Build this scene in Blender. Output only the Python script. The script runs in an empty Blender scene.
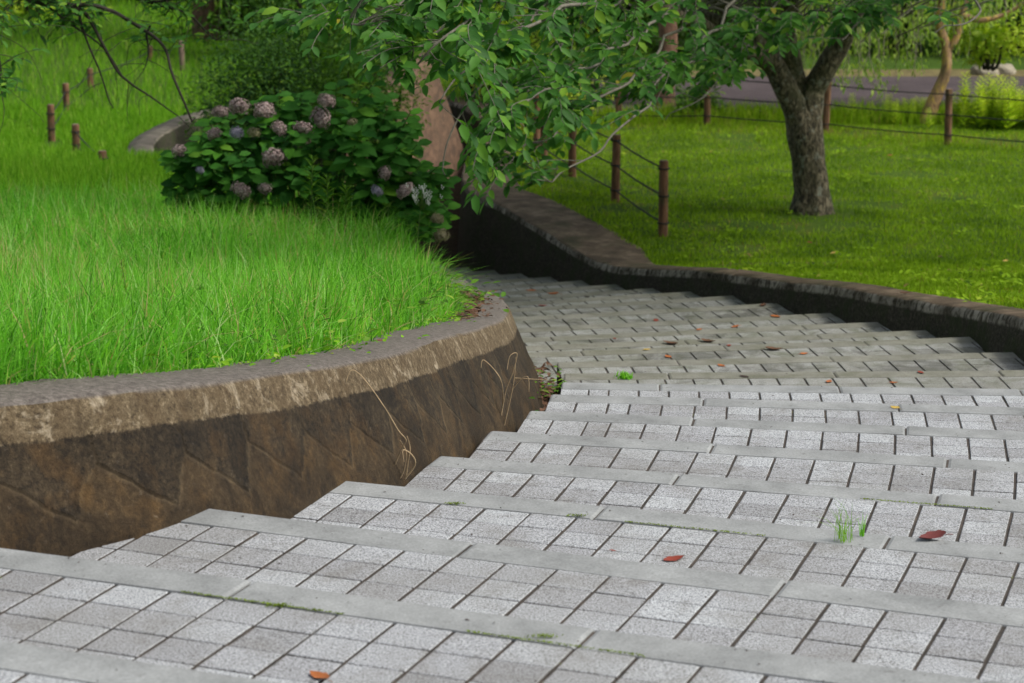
import bpy, math, random
import numpy as np
from mathutils import Vector, Matrix, noise
R = math.radians
rng = np.random.default_rng(7)
random.seed(7)
sc = bpy.context.scene
col = sc.collection

# ------------------------------------------------------------------ camera, world, sun, exposure
FPX = 2338.4; PITCH = 0.23193934; CZ = 1.9056; W = 0.15; RISE = 0.14594; ROW = 0.13864
cd = bpy.data.cameras.new('camera'); cam = bpy.data.objects.new('camera', cd); col.objects.link(cam)
cam.location = (0, 0, CZ); cam.rotation_euler = (math.pi/2 - PITCH, 0, 0)
cd.sensor_width = 36; cd.lens = FPX/1024*36; cd.clip_end = 600; cd.clip_start = .05
cd.dof.use_dof = True; cd.dof.focus_distance = 9.0; cd.dof.aperture_fstop = 6.3
sc.camera = cam
SUN_EL, SUN_AZ = 50, 105        # azimuth clockwise from +Y (towards +X)
world = bpy.data.worlds.new("World"); sc.world = world; world.use_nodes = True
wn = world.node_tree.nodes; wl = world.node_tree.links
bg = wn['Background']; sky = wn.new('ShaderNodeTexSky'); sky.sky_type = 'NISHITA'; sky.sun_disc = False
sky.sun_elevation = R(SUN_EL); sky.sun_rotation = R(SUN_AZ); sky.air_density = 1.0; sky.dust_density = 4.0; sky.ozone_density = 0.6
hsv = wn.new('ShaderNodeHueSaturation'); hsv.inputs['Saturation'].default_value = .5   # thin high cloud
wl.new(sky.outputs[0], hsv.inputs['Color']); wl.new(hsv.outputs[0], bg.inputs[0]); bg.inputs[1].default_value = 0.13
sd = bpy.data.lights.new('sun', 'SUN'); so = bpy.data.objects.new('sun', sd); col.objects.link(so)
sd.energy = 2.3; sd.angle = R(12); sd.color = (1, .95, .85)
dvec = Vector((math.sin(R(SUN_AZ))*math.cos(R(SUN_EL)), math.cos(R(SUN_AZ))*math.cos(R(SUN_EL)), math.sin(R(SUN_EL))))
so.rotation_euler = dvec.to_track_quat('Z', 'Y').to_euler(); so.location = dvec*40
sc.view_settings.view_transform = 'Standard'; sc.view_settings.look = 'None'
sc.view_settings.exposure = 0.35; sc.view_settings.gamma = 1

# ------------------------------------------------------------------ geometry helpers
def back(u, v, z):
    """photo pixel -> world xy on the level z (used to survey the place from the photo)"""
    c, s = math.cos(PITCH), math.sin(PITCH)
    a = (u-512)/FPX; b = -(v-341.5)/FPX
    dy = c+b*s; dz = -s+b*c; t = (z-CZ)/dz
    return a*t, dy*t
def ray(u, v, y):
    c, s = math.cos(PITCH), math.sin(PITCH)
    a = (u-512)/FPX; b = -(v-341.5)/FPX
    dy = c+b*s; dz = -s+b*c; t = y/dy
    return Vector((a*t, y, CZ+dz*t))
def proj(P):
    P = np.asarray(P); c, s = math.cos(PITCH), math.sin(PITCH)
    X, Y, Z = P[..., 0], P[..., 1], P[..., 2]-CZ
    d = Y*c-Z*s; h = Y*s+Z*c
    return 512+FPX*X/d, 341.5-FPX*h/d

def tag(o, label=None, cat=None, group=None, kind=None):
    if label: o['label'] = label
    if cat: o['category'] = cat
    if group: o['group'] = group
    if kind: o['kind'] = kind
    return o
def empty(name, loc, label, cat, group=None, rz=0):
    o = bpy.data.objects.new(name, None); col.objects.link(o); o.location = loc; o.rotation_euler = (0, 0, rz)
    o.empty_display_size = .1
    return tag(o, label, cat, group)
def link(name, me, mats=None, parent=None, loc=(0, 0, 0)):
    o = bpy.data.objects.new(name, me); col.objects.link(o)
    if mats and len(me.materials) == 0:
        for m in (mats if isinstance(mats, (list, tuple)) else [mats]): me.materials.append(m)
    o.location = loc
    if parent: o.parent = parent
    return o
def mesh_np(name, V, Fq, attrs=None, smooth=False, matidx=None):
    """V (n,3); Fq list of (k,m) index arrays"""
    me = bpy.data.meshes.new(name)
    V = np.asarray(V, dtype=np.float32)
    if not isinstance(Fq, list): Fq = [Fq]
    nl = sum(f.size for f in Fq); npoly = sum(len(f) for f in Fq)
    me.vertices.add(len(V)); me.vertices.foreach_set('co', V.ravel())
    me.loops.add(nl); me.loops.foreach_set('vertex_index', np.concatenate([f.ravel() for f in Fq]).astype(np.int32))
    sizes = np.concatenate([np.full(len(f), f.shape[1]) for f in Fq])
    me.polygons.add(npoly); me.polygons.foreach_set('loop_start', np.concatenate([[0], np.cumsum(sizes)[:-1]]).astype(np.int32))
    if smooth: me.polygons.foreach_set('use_smooth', np.ones(npoly, bool))
    if matidx is not None: me.polygons.foreach_set('material_index', np.asarray(matidx, dtype=np.int32))
    me.update(calc_edges=True)
    for k, a in (attrs or {}).items():
        at = me.attributes.new(k, 'FLOAT', 'POINT'); at.data.foreach_set('value', np.asarray(a, dtype=np.float32))
    me.validate()
    return me
class MB:
    def __init__(s): s.v = []; s.f = []; s.a = []; s.m = []
    def add(s, vs, fs, a=0., m=0):
        n = len(s.v); s.v += [tuple(v) for v in vs]; s.f += [tuple(n+i for i in f) for f in fs]
        s.a += [a]*len(vs); s.m += [m]*len(fs)
    def tube(s, pts, rad, sides=8, a=0., cap=True, wob=0., m=0):
        pts = [Vector(p) for p in pts]; n = len(s.v); k = len(pts)
        t0 = (pts[1]-pts[0]).normalized(); up = Vector((0, 0, 1)) if abs(t0.z) < .9 else Vector((1, 0, 0))
        x = t0.cross(up).normalized()
        for i, p in enumerate(pts):
            t = (pts[min(i+1, k-1)]-pts[max(i-1, 0)]).normalized()
            x = (x-t*x.dot(t)).normalized(); y = t.cross(x)
            r = rad[i] if isinstance(rad, (list, tuple, np.ndarray)) else rad
            for j in range(sides):
                an = 2*math.pi*j/sides; d = x*math.cos(an)+y*math.sin(an)
                rr = r
                if wob: rr *= 1+wob*noise.noise(Vector((d.x*1.7, d.y*1.7, p.z*1.3+7)))+.5*wob*noise.noise(Vector((d.x*4, d.y*4, p.z*3)))
                s.v.append(tuple(p+d*rr)); s.a.append(a)
        for i in range(k-1):
            for j in range(sides):
                b = n+i*sides; c = b+sides; j2 = (j+1) % sides
                s.f.append((b+j, b+j2, c+j2, c+j)); s.m.append(m)
        if cap:
            s.f.append(tuple(n+j for j in range(sides))[::-1]); s.m.append(m)
            s.f.append(tuple(n+(k-1)*sides+j for j in range(sides))); s.m.append(m)
    def mesh(s, name, smooth=False, attr='var'):
        me = bpy.data.meshes.new(name); me.from_pydata(s.v, [], s.f); me.update()
        if smooth: me.polygons.foreach_set('use_smooth', [True]*len(me.polygons))
        me.polygons.foreach_set('material_index', s.m)
        at = me.attributes.new(attr, 'FLOAT', 'POINT'); at.data.foreach_set('value', s.a)
        return me
def catmull(pts, n=6):
    pts = [Vector(p) for p in pts]; out = []
    for i in range(len(pts)-1):
        p0 = pts[max(i-1, 0)]; p1 = pts[i]; p2 = pts[i+1]; p3 = pts[min(i+2, len(pts)-1)]
        for k in range(n):
            t = k/n
            out.append(.5*((2*p1)+(p2-p0)*t+(2*p0-5*p1+4*p2-p3)*t*t+(3*p1-p0-3*p2+p3)*t**3))
    out.append(pts[-1]); return out

# ------------------------------------------------------------------ materials
def mat(name):
    m = bpy.data.materials.new(name); m.use_nodes = True
    nt = m.node_tree; b = nt.nodes['Principled BSDF']; return m, nt, b
def N(nt, t, **k):
    n = nt.nodes.new(t)
    for a, v in k.items(): setattr(n, a, v)
    return n
def ramp(nt, fac, stops, interp='LINEAR'):
    r = N(nt, 'ShaderNodeValToRGB'); r.color_ramp.interpolation = interp
    while len(r.color_ramp.elements) < len(stops): r.color_ramp.elements.new(.5)
    for e, (p, c) in zip(r.color_ramp.elements, stops):
        e.position = p; e.color = (*c, 1) if len(c) == 3 else c
    if fac is not None: nt.links.new(fac, r.inputs[0])
    return r
def noisen(nt, scale, detail=4, rough=.55, vec=None, dist=0):
    n = N(nt, 'ShaderNodeTexNoise'); n.inputs['Scale'].default_value = scale; n.inputs['Detail'].default_value = detail
    n.inputs['Roughness'].default_value = rough; n.inputs['Distortion'].default_value = dist
    if vec is not None: nt.links.new(vec, n.inputs['Vector'])
    return n
def attr(nt, name): 
    a = N(nt, 'ShaderNodeAttribute'); a.attribute_name = name; return a.outputs['Fac']
def mix(nt, fac, a, b, mode='MIX'):
    m = N(nt, 'ShaderNodeMix', data_type='RGBA', blend_type=mode)
    for s, v in ((0, fac), (6, a), (7, b)):
        if isinstance(v, (int, float)): m.inputs[s].default_value = v
        elif isinstance(v, tuple): m.inputs[s].default_value = (*v, 1)
        else: nt.links.new(v, m.inputs[s])
    return m.outputs[2]
def mth(nt, op, a, b=None, c=None, clamp=False):
    m = N(nt, 'ShaderNodeMath', operation=op); m.use_clamp = clamp
    for i, v in enumerate((a, b, c)):
        if v is None: continue
        if isinstance(v, (int, float)): m.inputs[i].default_value = v
        else: nt.links.new(v, m.inputs[i])
    return m.outputs[0]
def bump(nt, h, strength, dist, b):
    n = N(nt, 'ShaderNodeBump'); n.inputs['Strength'].default_value = strength; n.inputs['Distance'].default_value = dist
    nt.links.new(h, n.inputs['Height']); nt.links.new(n.outputs[0], b.inputs['Normal']); return n
def wpos(nt): return N(nt, 'ShaderNodeNewGeometry').outputs['Position']

def tile_mat(name, mossy):
    m, nt, b = mat(name); P = wpos(nt)
    v = attr(nt, 'var')
    sp = noisen(nt, 150, 2, .65, P); sp2 = noisen(nt, 300, 1, .5, P)
    spk = mth(nt, 'MULTIPLY_ADD', sp2.outputs[0], .45, mth(nt, 'MULTIPLY', sp.outputs[0], .75))
    base = ramp(nt, spk, [(.44, (.11, .112, .114)), (.54, (.235, .245, .254)), (.62, (.37, .388, .40)), (.74, (.48, .50, .52))])
    tone = ramp(nt, v, [(0, (.70, .69, .69)), (.35, (.84, .83, .84)), (.7, (.97, .97, .98)), (1, (1.10, 1.11, 1.12))])
    c = mix(nt, 1., base.outputs[0], tone.outputs[0], 'MULTIPLY')
    st = noisen(nt, 1.6, 6, .65, P, .4)
    stf = ramp(nt, st.outputs[0], [(.42, (0, 0, 0)), (.68, (1, 1, 1))])
    c = mix(nt, mth(nt, 'MULTIPLY', stf.outputs[0], .45), c, (.16, .155, .14))
    w2 = noisen(nt, 5.5, 5, .7, P, .5); c = mix(nt, mth(nt, 'MULTIPLY', ramp(nt, w2.outputs[0], [(.5, (0, 0, 0)), (.66, (1, 1, 1))]).outputs[0], .35), c, (.13, .12, .10))
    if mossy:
        c = mix(nt, .5, c, (.19, .19, .15))  # older mossy tiles, with part of the canopy shade put into their colour
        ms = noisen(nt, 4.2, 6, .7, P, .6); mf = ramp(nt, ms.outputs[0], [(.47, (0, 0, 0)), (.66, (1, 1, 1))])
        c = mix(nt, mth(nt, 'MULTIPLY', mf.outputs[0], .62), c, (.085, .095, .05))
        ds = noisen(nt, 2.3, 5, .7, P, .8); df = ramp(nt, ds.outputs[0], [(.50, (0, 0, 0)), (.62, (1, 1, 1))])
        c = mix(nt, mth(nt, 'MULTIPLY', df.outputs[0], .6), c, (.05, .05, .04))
    nt.links.new(c, b.inputs['Base Color']); b.inputs['Roughness'].default_value = .82
    b.inputs['Specular IOR Level'].default_value = .25
    bump(nt, spk, .5, .0035, b)
    return m
M = {}
M['tile'] = tile_mat('granite_tile', False); M['tile_mossy_shaded'] = tile_mat('mossy_shaded_tile', True)
def concrete_mat(name, c0, c1, mossy=0., rough=.85):
    m, nt, b = mat(name); P = wpos(nt)
    a = noisen(nt, 5, 8, .65, P); d = noisen(nt, 140, 2, .6, P)
    base = ramp(nt, a.outputs[0], [(.3, c0), (.7, c1)])
    g = ramp(nt, d.outputs[0], [(.3, (.78, .78, .78)), (.7, (1.1, 1.1, 1.1))])
    c = mix(nt, 1., base.outputs[0], g.outputs[0], 'MULTIPLY')
    sp = noisen(nt, 22, 4, .7, P); sf = ramp(nt, sp.outputs[0], [(.62, (0, 0, 0)), (.72, (1, 1, 1))])
    c = mix(nt, mth(nt, 'MULTIPLY', sf.outputs[0], .45), c, (.09, .085, .08))
    if mossy:
        ms = noisen(nt, 3.4, 6, .7, P, .6); mf = ramp(nt, ms.outputs[0], [(.42, (0, 0, 0)), (.64, (1, 1, 1))])
        c = mix(nt, mth(nt, 'MULTIPLY', mf.outputs[0], mossy), c, (.07, .075, .035))
    nt.links.new(c, b.inputs['Base Color']); b.inputs['Roughness'].default_value = rough
    b.inputs['Specular IOR Level'].default_value = .2
    bump(nt, mth(nt, 'ADD', a.outputs[0], mth(nt, 'MULTIPLY', d.outputs[0], .3)), .4, .004, b)
    return m
M['nosing'] = concrete_mat('nosing_concrete', (.19, .20, .20), (.33, .345, .345))
M['nosing_mossy_shaded'] = concrete_mat('nosing_mossy_shaded', (.16, .16, .135), (.25, .25, .215), .45)  # moss on the far nosings, tree shade also painted into the base colour
def joint_mat():
    m, nt, b = mat('joint_dirt'); P = wpos(nt)
    a = noisen(nt, 14, 5, .7, P); c = ramp(nt, a.outputs[0], [(.3, (.025, .023, .02)), (.56, (.06, .05, .042)), (.66, (.085, .068, .056)), (.70, (.10, .16, .02)), (1, (.13, .2, .02))])
    nt.links.new(c.outputs[0], b.inputs['Base Color']); b.inputs['Roughness'].default_value = 1
    bump(nt, a.outputs[0], .6, .01, b); return m
M['joint'] = joint_mat()
M['moss'] = None

def wall_left_mat():
    """old cast concrete: grey trodden top, buff lichen band, dark damp face with cast zigzag ribs"""
    m, nt, b = mat('old_wall_concrete'); P = wpos(nt)
    s = attr(nt, 'along'); h = attr(nt, 'height')          # metres along the wall, metres above the foot
    n1 = noisen(nt, 6, 8, .7, P); n2 = noisen(nt, 48, 8, .8, P); n3 = noisen(nt, 190, 3, .7, P)
    cv = N(nt, 'ShaderNodeCombineXYZ'); nt.links.new(mth(nt, 'MULTIPLY', s, 16), cv.inputs[0]); nt.links.new(mth(nt, 'MULTIPLY', h, 2.2), cv.inputs[1])
    streak = noisen(nt, 1.0, 6, .7, cv.outputs[0])
    gran = ramp(nt, n3.outputs[0], [(.3, (.72, .72, .72)), (.7, (1.2, 1.2, 1.2))]).outputs[0]
    top = ramp(nt, n2.outputs[0], [(.36, (.07, .06, .052)), (.5, (.14, .123, .108)), (.64, (.235, .21, .185))]).outputs[0]
    band = ramp(nt, n2.outputs[0], [(.38, (.035, .025, .014)), (.48, (.11, .082, .046)), (.56, (.175, .135, .08)), (.62, (.27, .215, .14)), (.72, (.5, .43, .32))]).outputs[0]
    band = mix(nt, ramp(nt, streak.outputs[0], [(.35, (.75, .75, .75)), (.6, (0, 0, 0))]).outputs[0], band, (.075, .05, .025))
    low = ramp(nt, n2.outputs[0], [(.36, (.011, .008, .005)), (.5, (.034, .024, .013)), (.6, (.06, .044, .024)), (.72, (.13, .10, .062))]).outputs[0]
    rust = ramp(nt, n1.outputs[0], [(.5, (0, 0, 0)), (.68, (1, 1, 1))]).outputs[0]
    low = mix(nt, mth(nt, 'MULTIPLY', rust, .6), low, (.07, .036, .010))
    # zigzag cast lines
    per = .36
    fr = mth(nt, 'FRACT', mth(nt, 'DIVIDE', mth(nt, 'ADD', s, mth(nt, 'MULTIPLY', n1.outputs[0], .12)), per))
    # falling limb (fr 0..0.7) and rising limb (0.7..1)
    l1 = mth(nt, 'MULTIPLY_ADD', fr, -.14/.7, .185); l2 = mth(nt, 'MULTIPLY_ADD', mth(nt, 'SUBTRACT', fr, .7), .14/.3, .045)
    d1 = mth(nt, 'ABSOLUTE', mth(nt, 'SUBTRACT', h, l1)); d2 = mth(nt, 'MULTIPLY', mth(nt, 'ABSOLUTE', mth(nt, 'SUBTRACT', h, l2)), .55)
    sel = mth(nt, 'LESS_THAN', fr, .7)
    dd = mth(nt, 'ADD', mth(nt, 'MULTIPLY', d1, sel), mth(nt, 'MULTIPLY', d2, mth(nt, 'SUBTRACT', 1, sel)))
    vt = mth(nt, 'ADD', mth(nt, 'MULTIPLY', mth(nt, 'MINIMUM', fr, mth(nt, 'SUBTRACT', 1, fr)), per), mth(nt, 'MULTIPLY', mth(nt, 'LESS_THAN', h, .185), 1.))
    dd = mth(nt, 'MINIMUM', dd, vt)
    ln = N(nt, 'ShaderNodeMapRange'); nt.links.new(dd, ln.inputs[0]); ln.inputs[1].default_value = .001; ln.inputs[2].default_value = .014; ln.inputs[3].default_value = 1; ln.inputs[4].default_value = 0
    gate = ramp(nt, noisen(nt, 4.5, 3, .6, P).outputs[0], [(.36, (.12, .12, .12)), (.62, (1, 1, 1))]).outputs[0]
    low = mix(nt, mth(nt, 'MULTIPLY', mth(nt, 'LESS_THAN', h, mth(nt, 'ADD', mth(nt, 'MULTIPLY', l1, sel), mth(nt, 'MULTIPLY', l2, mth(nt, 'SUBTRACT', 1, sel)))), mth(nt, 'MULTIPLY_ADD', rust, .45, .25)), low, (.085, .05, .018))
    spk = ramp(nt, noisen(nt, 38, 5, .75, P).outputs[0], [(.62, (0, 0, 0)), (.72, (1, 1, 1))]).outputs[0]
    low = mix(nt, mth(nt, 'MULTIPLY', spk, .5), low, (.17, .14, .10))
    line = mth(nt, 'MULTIPLY', ln.outputs[0], mth(nt, 'MULTIPLY', gate, .33))
    lowl = mix(nt, line, low, (.17, .125, .07))
    # tide line between band and low face
    hh = mth(nt, 'ADD', h, mth(nt, 'MULTIPLY_ADD', n2.outputs[0], .014, -.007))
    hh = mth(nt, 'ADD', hh, mth(nt, 'MULTIPLY_ADD', n1.outputs[0], .03, -.015))
    f = N(nt, 'ShaderNodeMapRange'); nt.links.new(hh, f.inputs[0]); f.inputs[1].default_value = .262; f.inputs[2].default_value = .270
    big = noisen(nt, 9, 6, .75, P, .5)
    band = mix(nt, mth(nt, 'MULTIPLY', ramp(nt, big.outputs[0], [(.56, (0, 0, 0)), (.66, (1, 1, 1))]).outputs[0], .7), band, (.42, .36, .26))
    band = mix(nt, mth(nt, 'MULTIPLY', ramp(nt, big.outputs[0], [(.34, (1, 1, 1)), (.46, (0, 0, 0))]).outputs[0], .6), band, (.05, .036, .02))
    dk = ramp(nt, noisen(nt, 3.2, 6, .7, P, .8).outputs[0], [(.42, (.45, .45, .45)), (.6, (1.15, 1.15, 1.15))]).outputs[0]
    lowl = mix(nt, 1., lowl, dk, 'MULTIPLY')
    c = mix(nt, f.outputs[0], lowl, band)
    geo = N(nt, 'ShaderNodeNewGeometry'); sep = N(nt, 'ShaderNodeSeparateXYZ'); nt.links.new(geo.outputs['Normal'], sep.inputs[0])
    up = ramp(nt, sep.outputs[2], [(.6, (0, 0, 0)), (.85, (1, 1, 1))]).outputs[0]
    c = mix(nt, up, c, top); c = mix(nt, 1., c, gran, 'MULTIPLY')
    nt.links.new(c, b.inputs['Base Color']); b.inputs['Roughness'].default_value = .8; b.inputs['Specular IOR Level'].default_value = .25
    hgt = mth(nt, 'ADD', mth(nt, 'MULTIPLY', n2.outputs[0], .8), mth(nt, 'ADD', mth(nt, 'MULTIPLY', n3.outputs[0], .25), mth(nt, 'MULTIPLY', mth(nt, 'MULTIPLY', ln.outputs[0], mth(nt, 'SUBTRACT', 1, f.outputs[0])), 1.0)))
    bump(nt, hgt, .8, .012, b)
    return m
M['wall_left'] = wall_left_mat()
def wall_right_mat(name='dark_wall_concrete', lip=.075, tops=((.04, .03, .02), (.10, .073, .048), (.20, .155, .11))):
    m, nt, b = mat(name); P = wpos(nt)
    s = attr(nt, 'along'); h = attr(nt, 'below')    # metres below the lip
    n1 = noisen(nt, 5, 7, .7, P); n2 = noisen(nt, 45, 5, .7, P)
    cv = N(nt, 'ShaderNodeCombineXYZ'); nt.links.new(mth(nt, 'MULTIPLY', s, 15), cv.inputs[0]); nt.links.new(mth(nt, 'MULTIPLY', h, 11), cv.inputs[1])
    st = noisen(nt, 1., 6, .75, cv.outputs[0], .5)
    cv2 = N(nt, 'ShaderNodeCombineXYZ'); nt.links.new(s, cv2.inputs[0])
    pat = noisen(nt, 1.3, 3, .6, cv2.outputs[0])
    lich = mth(nt, 'MULTIPLY', ramp(nt, st.outputs[0], [(.43, (0, 0, 0)), (.56, (1, 1, 1))]).outputs[0], ramp(nt, pat.outputs[0], [(.38, (0, 0, 0)), (.54, (1, 1, 1))]).outputs[0])
    edge = N(nt, 'ShaderNodeMapRange'); nt.links.new(mth(nt, 'ADD', h, mth(nt, 'MULTIPLY_ADD', n2.outputs[0], .06, -.03)), edge.inputs[0])
    edge.inputs[1].default_value = lip*.8; edge.inputs[2].default_value = lip; edge.inputs[3].default_value = 1; edge.inputs[4].default_value = 0
    low = ramp(nt, n2.outputs[0], [(.36, (.018, .016, .012)), (.52, (.045, .04, .028)), (.66, (.10, .09, .065))]).outputs[0]
    low = mix(nt, mth(nt, 'MULTIPLY', ramp(nt, n1.outputs[0], [(.46, (0, 0, 0)), (.6, (1, 1, 1))]).outputs[0], .7), low, (.028, .04, .012))
    lipc = ramp(nt, n2.outputs[0], [(.38, (.014, .011, .007)), (.5, (.045, .037, .023)), (.62, (.11, .095, .065))]).outputs[0]
    lipc = mix(nt, mth(nt, 'MULTIPLY', lich, .85), lipc, (.42, .39, .32))
    c = mix(nt, edge.outputs[0], low, lipc)
    top = ramp(nt, n1.outputs[0], [(.3, tops[0]), (.5, tops[1]), (.7, tops[2])]).outputs[0]
    ms = ramp(nt, noisen(nt, 2.2, 6, .7, P).outputs[0], [(.5, (0, 0, 0)), (.65, (1, 1, 1))]).outputs[0]
    top = mix(nt, mth(nt, 'MULTIPLY', ms, .6), top, (.03, .04, .012))
    geo = N(nt, 'ShaderNodeNewGeometry'); sep = N(nt, 'ShaderNodeSeparateXYZ'); nt.links.new(geo.outputs['Normal'], sep.inputs[0])
    up = ramp(nt, sep.outputs[2], [(.6, (0, 0, 0)), (.85, (1, 1, 1))]).outputs[0]
    c = mix(nt, up, c, top)
    nt.links.new(c, b.inputs['Base Color']); b.inputs['Roughness'].default_value = .85; b.inputs['Specular IOR Level'].default_value = .2
    bump(nt, mth(nt, 'ADD', n2.outputs[0], mth(nt, 'MULTIPLY', lich, .3)), .7, .012, b)
    return m
M['wall_right'] = wall_right_mat()
M['wall_far'] = concrete_mat('grey_kerb_concrete', (.12, .105, .085), (.25, .22, .19))
def red_wall_mat():
    m, nt, b = mat('reddish_concrete'); P = wpos(nt)
    mp = N(nt, 'ShaderNodeMapping'); mp.inputs['Scale'].default_value = (1, .25, 1); mp.inputs['Rotation'].default_value = (.6, 0, 0); nt.links.new(P, mp.inputs[0])
    n1 = noisen(nt, 7, 8, .7, mp.outputs[0], 1.2); n2 = noisen(nt, 2, 4, .6, P)
    c = ramp(nt, n1.outputs[0], [(.36, (.035, .019, .011)), (.5, (.09, .047, .026)), (.64, (.165, .092, .055))]).outputs[0]
    c = mix(nt, mth(nt, 'MULTIPLY', n2.outputs[0], .4), c, (.12, .08, .04))
    nt.links.new(c, b.inputs['Base Color']); b.inputs['Roughness'].default_value = .9; bump(nt, n1.outputs[0], .7, .03, b); return m
M['red_wall'] = red_wall_mat()

def leaf_mat(name, stops, trans=.35, rough=.45, spec=.35, tcol=(1.15, 1.25, .5)):
    m, nt, b = mat(name); v = attr(nt, 'var')
    c = ramp(nt, v, stops).outputs[0]
    n = noisen(nt, 9, 2, .5, wpos(nt)); g = ramp(nt, n.outputs[0], [(.3, (.8, .8, .8)), (.7, (1.15, 1.15, 1.15))]).outputs[0]
    c = mix(nt, 1., c, g, 'MULTIPLY')
    nt.links.new(c, b.inputs['Base Color']); b.inputs['Roughness'].default_value = rough; b.inputs['Specular IOR Level'].default_value = spec
    t = N(nt, 'ShaderNodeBsdfTranslucent'); nt.links.new(mix(nt, 1., c, tcol, 'MULTIPLY'), t.inputs[0])
    mx = N(nt, 'ShaderNodeMixShader'); mx.inputs[0].default_value = trans
    nt.links.new(b.outputs[0], mx.inputs[1]); nt.links.new(t.outputs[0], mx.inputs[2])
    nt.links.new(mx.outputs[0], nt.nodes['Material Output'].inputs[0]); return m
M['grass_tall'] = leaf_mat('tall_grass_green', [(0, (.05, .19, .02)), (.35, (.13, .41, .03)), (.75, (.24, .58, .06)), (.88, (.38, .64, .22)), (.95, (.48, .60, .26)), (1, (.50, .42, .2))], .5, .6, .1)
M['grass_far'] = leaf_mat('far_meadow_green', [(0, (.06, .18, .012)), (.4, (.14, .34, .02)), (.8, (.24, .47, .03)), (1, (.40, .50, .10))], .45, .7, .1)
M['grass_short'] = leaf_mat('lawn_green', [(0, (.055, .12, .008)), (.4, (.18, .31, .012)), (.8, (.27, .43, .02)), (.95, (.37, .44, .05)), (1, (.26, .2, .07))], .4, .7, .1)
M['cherry'] = leaf_mat('cherry_leaf', [(0, (.025, .09, .018)), (.45, (.055, .17, .028)), (.8, (.105, .26, .032)), (.96, (.2, .36, .035)), (1, (.36, .33, .04))], .45, .55, .18)
M['hydrangea'] = leaf_mat('hydrangea_leaf', [(0, (.025, .105, .018)), (.5, (.055, .19, .026)), (.85, (.10, .29, .03)), (1, (.17, .38, .04))], .35, .6, .1)
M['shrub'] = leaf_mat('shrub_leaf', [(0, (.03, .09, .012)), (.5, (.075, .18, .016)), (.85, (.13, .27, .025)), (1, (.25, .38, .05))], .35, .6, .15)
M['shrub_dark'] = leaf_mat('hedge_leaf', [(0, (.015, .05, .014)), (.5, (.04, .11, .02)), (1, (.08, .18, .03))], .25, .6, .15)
M['yellow_leaf'] = leaf_mat('yellow_green_leaf', [(0, (.20, .34, .015)), (.5, (.38, .52, .03)), (1, (.58, .66, .07))], .4, .5, .3)
M['willow'] = leaf_mat('weeping_leaf', [(0, (.12, .22, .03)), (.5, (.27, .42, .06)), (1, (.48, .60, .12))], .4, .5, .3)
def simple(name, c, rough=.8, spec=.3):
    m, nt, b = mat(name); n = noisen(nt, 25, 4, .6, wpos(nt))
    g = ramp(nt, n.outputs[0], [(.3, tuple(x*.7 for x in c)), (.7, tuple(min(1, x*1.25) for x in c))]).outputs[0]
    nt.links.new(g, b.inputs['Base Color']); b.inputs['Roughness'].default_value = rough; b.inputs['Specular IOR Level'].default_value = spec; return m
def bark_mat(name, stops, sc_=(1, 1, .35), lichen=.5):
    m, nt, b = mat(name); P = wpos(nt)
    mp = N(nt, 'ShaderNodeMapping'); mp.inputs['Scale'].default_value = sc_; nt.links.new(P, mp.inputs[0])
    n1 = noisen(nt, 16, 8, .7, mp.outputs[0], .6); c = ramp(nt, n1.outputs[0], stops).outputs[0]
    l = ramp(nt, noisen(nt, 11, 5, .7, P).outputs[0], [(.56, (0, 0, 0)), (.64, (1, 1, 1))]).outputs[0]
    c = mix(nt, mth(nt, 'MULTIPLY', l, lichen), c, (.26, .27, .22))
    ms = ramp(nt, noisen(nt, 2.5, 5, .6, P).outputs[0], [(.5, (0, 0, 0)), (.65, (1, 1, 1))]).outputs[0]
    c = mix(nt, mth(nt, 'MULTIPLY', ms, .5), c, (.05, .06, .02))
    nt.links.new(c, b.inputs['Base Color']); b.inputs['Roughness'].default_value = .9; bump(nt, n1.outputs[0], .9, .03, b); return m
M['bark'] = bark_mat('cherry_bark', [(.38, (.012, .01, .006)), (.5, (.085, .07, .04)), (.62, (.25, .21, .14))], (1.6, 1.6, .8), lichen=.85)
M['bark_dark'] = bark_mat('dark_bark', [(.3, (.015, .012, .01)), (.7, (.07, .05, .04))], lichen=.2)
M['bark_red'] = bark_mat('reddish_bark', [(.3, (.08, .04, .025)), (.7, (.26, .14, .09))], lichen=.15)
M['bark_orange'] = bark_mat('orange_lichen_bark', [(.34, (.14, .075, .04)), (.5, (.38, .23, .13)), (.62, (.62, .42, .08))], lichen=.2)
M['twig'] = simple('grey_twig', (.14, .132, .105)); M['twig_dark'] = simple('dark_twig', (.035, .03, .022))
M['twig_far'] = simple('pale_twig', (.30, .27, .2))
M['post'] = bark_mat('reddish_post_wood', [(.34, (.06, .028, .014)), (.5, (.15, .072, .034)), (.66, (.25, .135, .07))], (1, 1, .15), lichen=.12)
M['post_end'] = simple('post_end_grain', (.17, .12, .09))
M['rope'] = simple('black_rope', (.02, .022, .02))
M['stem'] = simple('green_stem', (.06, .12, .02)); M['dry'] = simple('dry_stalk', (.36, .27, .16))
M['fl_mauve'] = leaf_mat('faded_mauve_petal', [(0, (.12, .085, .075)), (.5, (.30, .225, .215)), (1, (.46, .38, .37))], .2, .7, .2, (1, 1, 1))
M['fl_lilac'] = leaf_mat('lilac_petal', [(0, (.16, .15, .21)), (.5, (.32, .30, .39)), (1, (.48, .45, .54))], .2, .7, .2, (1, 1, 1))
M['fl_green'] = leaf_mat('greenish_petal', [(0, (.12, .12, .05)), (.5, (.22, .21, .11)), (1, (.33, .28, .2))], .2, .7, .2, (1, 1, 1))
M['fl_white'] = simple('tiny_white_flower', (.6, .62, .58))
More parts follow.
